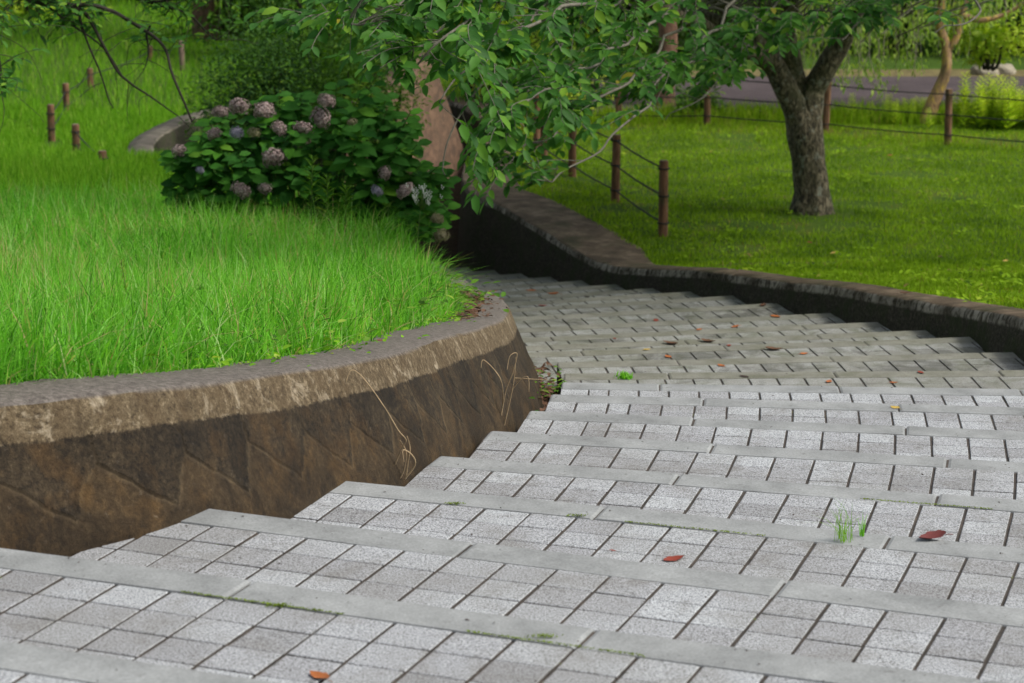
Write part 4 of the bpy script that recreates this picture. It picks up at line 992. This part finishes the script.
# ------------------------------------------------------------------ hydrangea
hy = ray(305, 232, 16.8); hb = Vector((-1.5, 16.8, gz(-1.5, 16.8, -1)))
hyd = empty('hydrangea_bush', hb, 'dark green hydrangea bush with fading mauve flower heads behind the tall grass', 'bush')
hp = lambda u, v, y=16.8: ray(u, v, y)-hb
ou = [165, 185, 215, 260, 300, 345, 380, 410, 440, 462]; otop = [160, 135, 112, 98, 92, 80, 72, 110, 165, 205]
pos = []; ax = []; nr = []; LL = []; shoots = MB()
def leafset(tip, dirv, k=8, L=.13):
    for j in range(k):
        a_ = j*2.4+random.random(); lv = j/k; out = Vector((math.cos(a_), math.sin(a_)*.8, .15-.6*lv)); q = tip-dirv*(.2*lv)
        pos.append(tuple(q)); ax.append(tuple(out+Vector((0, -.15, 0)))); nr.append((out.x*.25+random.gauss(0, .15), -.75+random.gauss(0, .25), 1)); LL.append(L*random.uniform(.7, 1.2)*(.65+.5*lv))
n_sh = 0
while n_sh < 250:
    u = random.uniform(168, 450); vt = np.interp(u, ou, otop); v = vt+(246-vt)*random.random()**1.1
    y = 16.8-.42*math.sqrt(max(0, 1-((u-312)/160)**2))*random.uniform(-.7, 1.15)*min(1, (v-vt)/50+.35); tip = hp(u, v, y)
    if tip.z < .05: continue
    root = Vector((tip.x*.45, (y-16.8)*.35, 0)); shoots.tube(jitter_path([root-Vector((0, 0, .05)), root.lerp(tip, .5)+Vector((0, 0, .05)), tip], 3, .03), [.004, .004, .004, .003, .003, .003, .003], 4, 0, False)
    leafset(tip, (tip-root).normalized(), random.randint(6, 10), random.uniform(.14, .185)); n_sh += 1
link('foliage', leaf_mesh('foliage', pos, ax, nr, np.array(LL), np.array(LL)*.74, np.clip(rng.normal(.45, .24, len(pos)), 0, 1)), M['hydrangea'], hyd)
link('stems', shoots.mesh('stems', True), M['stem'], hyd)
def flower(r=.075, n=130):
    P = []; A_ = []; Nn = []; PL = []
    for k in range(n):
        ph = math.acos(1-1.75*(k+.5)/n); th = k*2.39996; d_ = Vector((math.sin(ph)*math.cos(th), math.sin(ph)*math.sin(th), math.cos(ph)*.85))
        c_ = d_*r*random.uniform(.62, 1.12)*(1+.22*noise.noise(d_*2.2)); s_ = d_.orthogonal().normalized(); t_ = d_.cross(s_); a0 = random.random()*6
        for j in range(4):
            a_ = a0+j*math.pi/2; dd = s_*math.cos(a_)+t_*math.sin(a_); P.append(tuple(c_)); A_.append(tuple(dd+d_*random.uniform(-.1, .4))); Nn.append(tuple(d_)); PL.append(.0165*random.uniform(.8, 1.2))
    PL = np.array(PL); return leaf_mesh('flower_head', P, A_, Nn, PL, PL*.95, np.clip(rng.normal(.5, .25, len(PL)), 0, 1))
fm = {}
for k_, m_ in (('m', 'fl_mauve'), ('l', 'fl_lilac'), ('g', 'fl_green')):
    fm[k_] = flower(); fm[k_].materials.append(M[m_])
core = {}
for (u, v, k_, s_) in [(239, 107, 'm', 1.05), (264, 111, 'm', 1.1), (221, 112, 'm', .8), (279, 129, 'm', .9), (303, 128, 'm', .95), (321, 118, 'm', 1.05), (327, 101, 'm', .9), (214, 134, 'm', .8), (237, 133, 'l', .75), (254, 133, 'g', .65),
                    (273, 158, 'm', 1.1), (179, 151, 'm', .75), (200, 170, 'l', .4), (241, 191, 'm', 1.0), (265, 189, 'm', .75), (377, 191, 'l', .68), (405, 191, 'm', .9), (385, 173, 'm', .7), (441, 236, 'g', .85), (437, 219, 'g', .65), (352, 122, 'g', .5)]:
    p = hp(u, v, 16.15+random.uniform(-.05, .12)+abs(u-312)/160*.25); o = link('flower_head', fm[k_], None, hyd, p); o.scale = (s_*.94*random.uniform(.85, 1.12), s_*random.uniform(.85, 1.12), s_*.9*random.uniform(.8, 1.1)); o.rotation_euler = (random.uniform(.1, .7), random.uniform(-.3, .3), random.uniform(0, 6))
# upright leafy lily stems in front of the hydrangea
def leafy_stem(loc, h, n, L, label, lean=(0, 0), m='hydrangea', wr=.2, name='leafy_plant', droop=.2, flowers=0, v=.0, rad=.005):
    root = empty(name, loc, label, 'plant'); P = jitter_path([(0, 0, -.03), (lean[0]*.4, lean[1]*.4, h*.55), (lean[0], lean[1], h)], 5, .012); mb = MB(); mb.tube(P, list(np.linspace(rad, rad*.4, len(P))), 6, 0, True); link('stem', mb.mesh('stem', True), M['stem'], root)
    pos = []; ax = []; nr = []
    for k in range(n):
        t = .12+.88*k/n; i_ = min(int(t*10), 9); q = P[i_].lerp(P[i_+1], t*10-i_); a_ = k*2.4; pos.append(tuple(q)); ax.append((math.cos(a_), math.sin(a_), .45-droop*random.random()+.6*t)); nr.append((-math.cos(a_), -math.sin(a_), 1))
    LL_ = L*np.interp(np.linspace(0, 1, n), [0, .4, .85, 1], [.7, 1, .8, .5]); link('leaves', leaf_mesh('leaves', pos, ax, nr, LL_, LL_*wr, np.clip(rng.normal(.6+v, .15, n), 0, 1)), M[m], root)
    if flowers:
        mb = MB()
        for _ in range(flowers):
            c_ = Vector((lean[0], lean[1], h))+Vector((random.gauss(0, .07), random.gauss(0, .07), random.gauss(0, .04))); mb.tube([Vector((lean[0], lean[1], h*.8)), c_], [.0012, .001], 3, 0, False, m=1)
            for q in ((0, 0), (.012, 0), (0, .012), (.006, -.01)): mb.tube([c_+Vector((q[0], 0, q[1])), c_+Vector((q[0], .003, q[1]+.006))], [.004, .003], 5, 0, True)
        link('flowers', mb.mesh('flowers', True), [M['fl_white'], M['stem']], root)
    return root
for (u, v, y, h, lab) in [(311, 236, 16.05, .62, 'tallest leafy stem with narrow whorled leaves in front of the hydrangea'), (328, 238, 16.0, .5, 'second narrow-leaved stem right beside the tallest one'), (345, 240, 16.1, .42, 'shorter narrow-leaved stem right of the pair before the hydrangea')]:
    p = ray(u, v, y); leafy_stem((p.x, y, gz(p.x, y, -1)), h, 44, .10, lab, (random.uniform(-.03, .03), 0), 'shrub', .2)
p = ray(415, 250, 15.0); leafy_stem((p.x, 15.0, gz(p.x, 15, -1)), .56, 14, .07, 'wispy weed with tiny white flowers at the right end of the hydrangea', (.05, 0), 'shrub', .3, 'flowering_weed', flowers=34)
p = ray(132, 340, 8.9); leafy_stem((p.x, 8.9, gz(p.x, 8.9, -1)), .36, 40, .028, 'thin blue-green stem with tiny leaves standing in the left tall grass', (-.03, 0), 'shrub', .4, 'leafy_plant', v=.3, rad=.003)
# clover-like low plants along the coping
def low_patch(pts, n, L, m, name, label, kind='stuff', zs=None):
    P = []; A_ = []; Nn = []
    for k in range(n):
        c_ = random.choice(pts); q = Vector(c_)+Vector((random.gauss(0, .09), random.gauss(0, .07), abs(random.gauss(.02, .03)))); P.append(tuple(q)); a_ = random.random()*6.28
        A_.append((math.cos(a_), math.sin(a_), random.uniform(-.2, .5))); Nn.append((random.gauss(0, .3), random.gauss(0, .3), 1))
    LL_ = L*rng.uniform(.6, 1.3, n); o = link(name, leaf_mesh(name, P, A_, Nn, LL_, LL_*.7, np.clip(rng.normal(.6, .25, n), 0, 1)), M[m]); tag(o, label, 'plants', kind=kind); return o
cp = []
for y in np.arange(5.2, 11.6, .12):
    w_ = .9 if 7.2 < y < 9.2 else .45
    if random.random() < w_: x = xle(y)-.02-random.random()*.12; cp.append((x, y, gz(x, y, -1)))
low_patch(cp, 1700, .03, 'grass_far', 'ground_cover', 'low clover-like weeds spilling along the inner edge of the left wall top')
cp = []
for _ in range(70):
    y = random.uniform(5.6, 15.5); x = xle(y)-.05-random.random()**1.5*1.6; cp.append((x, y, gz(x, y, -1)+random.uniform(.03, .16)))
low_patch(cp, 1100, .042, 'shrub', 'meadow_weeds', 'broad-leaved weeds mixed into the tall grass near the left wall')
# weeds tumbling at right end of the left bank
cp = [(xle(y)-random.random()*.25, y, gz(xle(y)-.1, y, -1)+.02) for y in np.arange(11.3, 14.4, .1)]
low_patch(cp, 900, .05, 'shrub', 'ground_cover', 'leafy weeds at the far right tip of the grassy bank')
# weeds and litter in the gap between wall and step ends
cp = []
for i in (3, 4, 5, 6, 7, 8):
    lc = Vector(LCORN[i]); cp += [(lc.x-.10-random.random()*.06, lc.y+random.uniform(-.1, .5), -RISE*(i+1)+.0) for _ in range(3)]
low_patch(cp, 330, .035, 'shrub', 'gap_weeds', 'small green weeds growing in the gap between the left wall and the step ends')
P = []; A_ = []; Nn = []
for k in range(900):
    c_ = random.choice(cp); P.append((c_[0]+random.gauss(0, .05), c_[1]+random.gauss(0, .1), c_[2]+random.uniform(-.03, .05))); a_ = random.random()*6.3; A_.append((math.cos(a_), math.sin(a_), random.gauss(0, .3))); Nn.append((random.gauss(0, .5), random.gauss(0, .5), 1))
LL_ = .05*rng.uniform(.5, 1.2, len(P)); o = link('leaf_litter', leaf_mesh('leaf_litter', P, A_, Nn, LL_, LL_*.6), M['lf_brown']); tag(o, 'brown dead leaves heaped in the gap beside the left wall', 'litter', kind='stuff')

# grass tuft on the steps
def tuft(u, v, n, L, label, m='grass_tall', spread=.02, bend=.45, w=.004):
    p, i = stair_hit(u, v); az = rng.normal(0, spread, (n, 2)); o = blades('grass_tuft', az, np.zeros(n), L*rng.uniform(.4, 1, n), np.full(n, w), M[m], bend, np.clip(rng.normal(.6, .15, n), 0, 1)); o.location = p; tag(o, label, 'grass tuft'); return o
tuft(843, 541, 30, .19, 'pale green grass tuft sprouting from a joint in the steps at lower right', spread=.012, bend=.75, w=.0026, m='grass_far')
tuft(862, 536, 8, .09, 'thin few-bladed grass sprig just right of the pale tuft', spread=.004, bend=.35)
tuft(625, 378, 60, .05, 'small bright green weed tuft on the mossy step right of the wall tip', spread=.02, bend=.9, w=.012)
# moss cushions in joints
for (u, v, lab) in [(577, 517, 'tiny bright moss cushion at a nosing joint in the middle of the steps'), (278, 607, 'tiny moss cushion in a tile joint at lower left'), (543, 638, 'tiny moss cushion along the nosing at bottom centre'), (455, 505, 'tiny moss cushion near the left end of a nosing')]:
    p, i = stair_hit(u, v); P = []; A_ = []; Nn = []
    for k in range(90):
        P.append((random.gauss(0, .016), random.gauss(0, .004), random.random()*.006)); a_ = random.random()*6.3; A_.append((math.cos(a_), math.sin(a_), .8)); Nn.append((random.gauss(0, .5), random.gauss(0, .5), 1))
    o = link('moss', leaf_mesh('moss', P, A_, Nn, .006, .004), M['moss'], loc=p+Vector((0, 0, .001))); tag(o, lab, 'moss')
# long moss lines where the nosings meet the tiles
for (u, v, lab) in [(262, 604, 'bright moss line along the nosing joint at lower left'), (560, 640, 'bright moss line along the nosing joint at bottom centre'), (690, 534, 'moss line under a nosing right of centre'), (925, 507, 'moss line under a nosing at right')]:
    p, i = stair_hit(u, v); th = R(step_frame(i)[2]); P = []; A_ = []; Nn = []
    x0, y0, _ = step_frame(i); e = Vector((math.cos(th), math.sin(th), 0)); f_ = (p.x-x0)*e.x+(p.y-y0)*e.y; base = Vector((x0, y0, p.z))+e*f_
    for k in range(420):
        q = e*random.uniform(-.22, .22)+Vector((math.sin(th), -math.cos(th), 0))*abs(random.gauss(.001, .002)); P.append(tuple(q+Vector((0, 0, random.random()*.004)))); a_ = random.random()*6.3; A_.append((math.cos(a_), math.sin(a_), .7)); Nn.append((random.gauss(0, .5), random.gauss(0, .5), 1))
    o = link('moss', leaf_mesh('moss', P, A_, Nn, .005, .004), M['moss'], loc=base+Vector((0, 0, .001))); tag(o, lab, 'moss')
# grit, husks and crumbs over the steps, thicker toward the walls
P = []; A_ = []; Nn = []; LL_ = []
while len(P) < 5200:
    i = random.choice(range(-1, 20)); x0, y0, thd = step_frame(i); th = R(thd); e = Vector((math.cos(th), math.sin(th))); gb = Vector((math.sin(th), -math.cos(th)))
    q = Vector((x0, y0))+gb*(random.random()**1.0*.6-ROW); xl, xr = xL(q.y)+.05, xR(q.y)-.02
    if i in LCORN: xl = LCORN[i][0]+.02
    t_ = random.random(); t_ = t_**2.6 if random.random() < .35 else (1-t_**2.6*1.0 if random.random() < .4 else t_)
    x = xl+(xr-xl)*t_; 
    ff = (x-x0)/max(.3, e.x); q = Vector((x0, y0))+e*ff+gb*(random.random()*.62-ROW)
    if q.x < xL(q.y)+.04 or q.x > xR(q.y)-.03: continue
    P.append((q.x, q.y, -RISE*i+.003)); a_ = random.random()*6.3; A_.append((math.cos(a_), math.sin(a_), random.gauss(0, .15))); Nn.append((random.gauss(0, .3), random.gauss(0, .3), 1)); LL_.append(random.uniform(.003, .009)*(1.6 if random.random() < .08 else 1))
LL_ = np.array(LL_); o = link('grit', leaf_mesh('grit', P, A_, Nn, LL_, LL_*.6), M['lf_dark']); tag(o, 'dark crumbs and husks strewn over the steps', 'litter', kind='stuff')
# brown litter on the tip of the left wall
P = []; A_ = []; Nn = []
for k in range(420):
    y = random.uniform(10.4, 13.6); x = xle(y)+abs(random.gauss(0, .07)); P.append((x, y, ZFL(y)+.378+random.random()*.012)); a_ = random.random()*6.3; A_.append((math.cos(a_), math.sin(a_), random.gauss(0, .2))); Nn.append((random.gauss(0, .4), random.gauss(0, .4), 1))
LL_ = .035*rng.uniform(.4, 1.3, len(P)); o = link('leaf_litter', leaf_mesh('leaf_litter', P, A_, Nn, LL_, LL_*.6), M['lf_brown']); tag(o, 'brown dead leaves on the top of the left wall at its tip', 'litter', kind='stuff')
# dry stalks against left wall
def stalks(u0, v0, lines, label, zlev):
    x, y = back(u0, v0, zlev); root = Vector((x, y, zlev)); mb = MB()
    for ln_ in lines:
        Q = catmull([ray(u, v, y-.04*k/3)-root for k, (u, v) in enumerate(ln_)], 5); mb.tube(Q, list(np.linspace(.0032, .0014, len(Q))), 5, 0, True)
    o = link('dry_stalk', mb.mesh('dry_stalk', True), M['dry'], loc=root); tag(o, label, 'dry stalks'); return o
stalks(392, 487, [[(389, 485), (395, 465), (402, 448), (406, 440), (398, 430), (385, 408), (365, 380), (352, 370), (346, 382)], [(404, 480), (415, 465), (412, 455), (403, 450), (404, 462)], [(406, 478), (408, 462), (410, 448), (407, 436)], [(398, 482), (404, 470), (406, 452), (400, 440)]], 'dry straw-coloured stalks leaning on the dark face of the left wall, nearer clump', -.44)
stalks(498, 428, [[(496, 428), (502, 410), (506, 390), (513, 372), (517, 354), (510, 356), (507, 370)], [(503, 430), (509, 405), (514, 380), (516, 357)], [(500, 425), (503, 400), (500, 378), (484, 360), (481, 368)], [(512, 390), (520, 380), (528, 377), (529, 392)], [(514, 378), (530, 379), (548, 380)]], 'dry straw-coloured stalks standing at the far end of the left wall face', -.73)

# ------------------------------------------------------------------ fallen leaves, each its own object
def leaf_obj(loc, size, m, label, rz, curl=.2, tilt=.05):
    n = 9; vs = []; 
    out = [(0, 0), (.12, .16), (.35, .27), (.6, .24), (.82, .12), (1, 0)]
    top = []
    for k in range(n+1):
        t = k/n; w = np.interp(t, [p[0] for p in out], [p[1] for p in out])*(1+.12*math.sin(k*2.1)); z = curl*(1-math.sin(math.pi*t))*.4-.02
        vs += [((t-.5)*size, w*size, (z+curl*w*.9+.04)*size), ((t-.5)*size, 0, (z+.02)*size), ((t-.5)*size, -w*size, (z+curl*w*1.2+.04)*size)]
    fs = []
    for k in range(n):
        a = k*3; fs += [(a, a+1, a+4, a+3), (a+1, a+2, a+5, a+4)]
    mb = MB(); mb.add(vs, fs); mb.tube([(-.5*size, 0, .02*size), (-.62*size, .02*size, .03*size), (-.75*size, .05*size, .01*size)], .012*size, 4)
    o = link('fallen_leaf', mb.mesh('fallen_leaf', True), M['lf_'+m], loc=Vector(loc)+Vector((0, 0, .001))); o.rotation_euler = (random.gauss(0, tilt), random.gauss(0, tilt), rz)
    tag(o, label, 'leaf', 'fallen leaves on the steps and walls'); return o
FL = [(319, 677, .075, 'orange', 'orange fallen leaf at the very bottom edge, left of centre'), (674, 560, .085, 'red', 'flat red leaf alone on a pale tile right of centre near the bottom'), (932, 539, .125, 'maroon', 'large curled dark red leaf on the nosing right of the grass tuft'),
 (613, 551, .025, 'red', 'tiny red leaf scrap left of the flat red leaf'), (829, 382, .075, 'orange', 'bright orange-red leaf on the boundary step at right of centre'), (895, 408, .065, 'yellow', 'yellow-brown leaf on a nosing at right'), (894, 383, .055, 'orange', 'small orange leaf above the yellow-brown one'),
 (921, 373, .065, 'red', 'red leaf near the right end of the mossy steps'), (992, 351, .11, 'orange', 'orange leaf at the foot of the dark right wall'), (776, 317, .12, 'orange', 'big orange-red leaf on a dark stained step near the right wall'), (735, 327, .09, 'orange', 'pale orange leaf left of the big stain'),
 (699, 330, .07, 'orange', 'round orange leaf in the middle of the mossy steps'), (656, 321, .09, 'red', 'long reddish leaf on a far mossy step'), (670, 344, .13, 'brown', 'curled brown leaf pair member on the left, mid mossy steps'), (708, 342, .13, 'brown', 'dark brown curled leaf just right of another brown leaf'),
 (647, 350, .07, 'yellow', 'yellow leaf below the left brown curled leaf'), (668, 357, .08, 'orange', 'rusty orange leaf left of a step joint, centre mossy steps'), (721, 366, .075, 'orange', 'vivid orange leaf low on the mossy steps, centre'), (729, 346, .06, 'red', 'small red leaf right of the dark brown leaf'),
 (774, 350, .13, 'brown', 'long brown leaf on the mossy steps toward the right'), (804, 354, .07, 'orange', 'small orange leaf right of the long brown leaf'), (744, 377, .07, 'dark', 'black decayed leaf on the last mossy step'), (763, 306, .12, 'brown', 'brown leaf on a far step right by the dark wall'),
 (531, 291, .12, 'orange', 'left of two orange leaves on the farthest steps'), (553, 294, .13, 'orange', 'right of two orange leaves on the farthest steps'), (543, 306, .09, 'red', 'small red leaf beneath the two far orange leaves'), (587, 297, .08, 'dark', 'dark leaf on a far step beyond the wall tip'),
 (615, 339, .05, 'red', 'tiny red leaf near the left end of the mossy steps'), (404, 474, .0, 'orange', ''), (731, 557, .0, 'red', ''), (622, 455, .0, 'red', '')]
for (u, v, s_, m, lab) in FL:
    if s_ <= 0: continue
    p, i = stair_hit(u, v); leaf_obj(p, s_*.85, m, lab, random.uniform(0, 6.3), curl=.3 if m in ('brown', 'maroon') else .18)
for (u, v, dz, s_, m, lab) in [(381, 341, 0, .035, 'red', 'tiny red leaf on the grey top of the left wall'), (440, 311, 0, .07, 'orange', 'orange leaf lying where the tall grass meets the wall top'), (493, 292, 0, .06, 'orange', 'orange leaf on the far tip of the left wall top'), (470, 293, 0, .05, 'brown', 'brown leaf in the litter at the wall tip'), (424, 316, 0, .05, 'brown', 'brown leaf beside the orange one on the wall top')]:
    for y in np.arange(5, 20, .01):
        z = ZFL(y)+.375; x, yy = back(u, v, z)
        if yy <= y: break
    leaf_obj((x, yy, z), s_, m, lab, random.uniform(0, 6))
x, y = place(833, 259, 1); leaf_obj((x, y, gz(x, y, 1)+.05), .09, 'yellow', 'single yellow leaf on the lawn below the cherry tree', 1., .2)
p, i = stair_hit(392, 483); leaf_obj(Vector((-.42, 7.95, -.438+.03)), .08, 'orange', 'orange-brown curled leaf under the dry stalks by the left wall', .5, .6)
for k, (u, v, m) in enumerate([(905, 298, 'brown'), (940, 262, 'brown'), (890, 160, 'orange'), (1005, 265, 'yellow'), (810, 247, 'red')]):
    x, y = place(u, v, 1)
    if m: leaf_obj((x, y, gz(x, y, 1)+.05), .08, m, ['brown leaf on the lawn near its edge at right', 'brown leaf further out on the right lawn', 'rust-orange leaf far out on the lawn beyond the tree', 'yellowish leaf on the lawn near the right edge', 'red-brown leaf on the lawn just in front of the trunk'][k], k*1.3, .3)
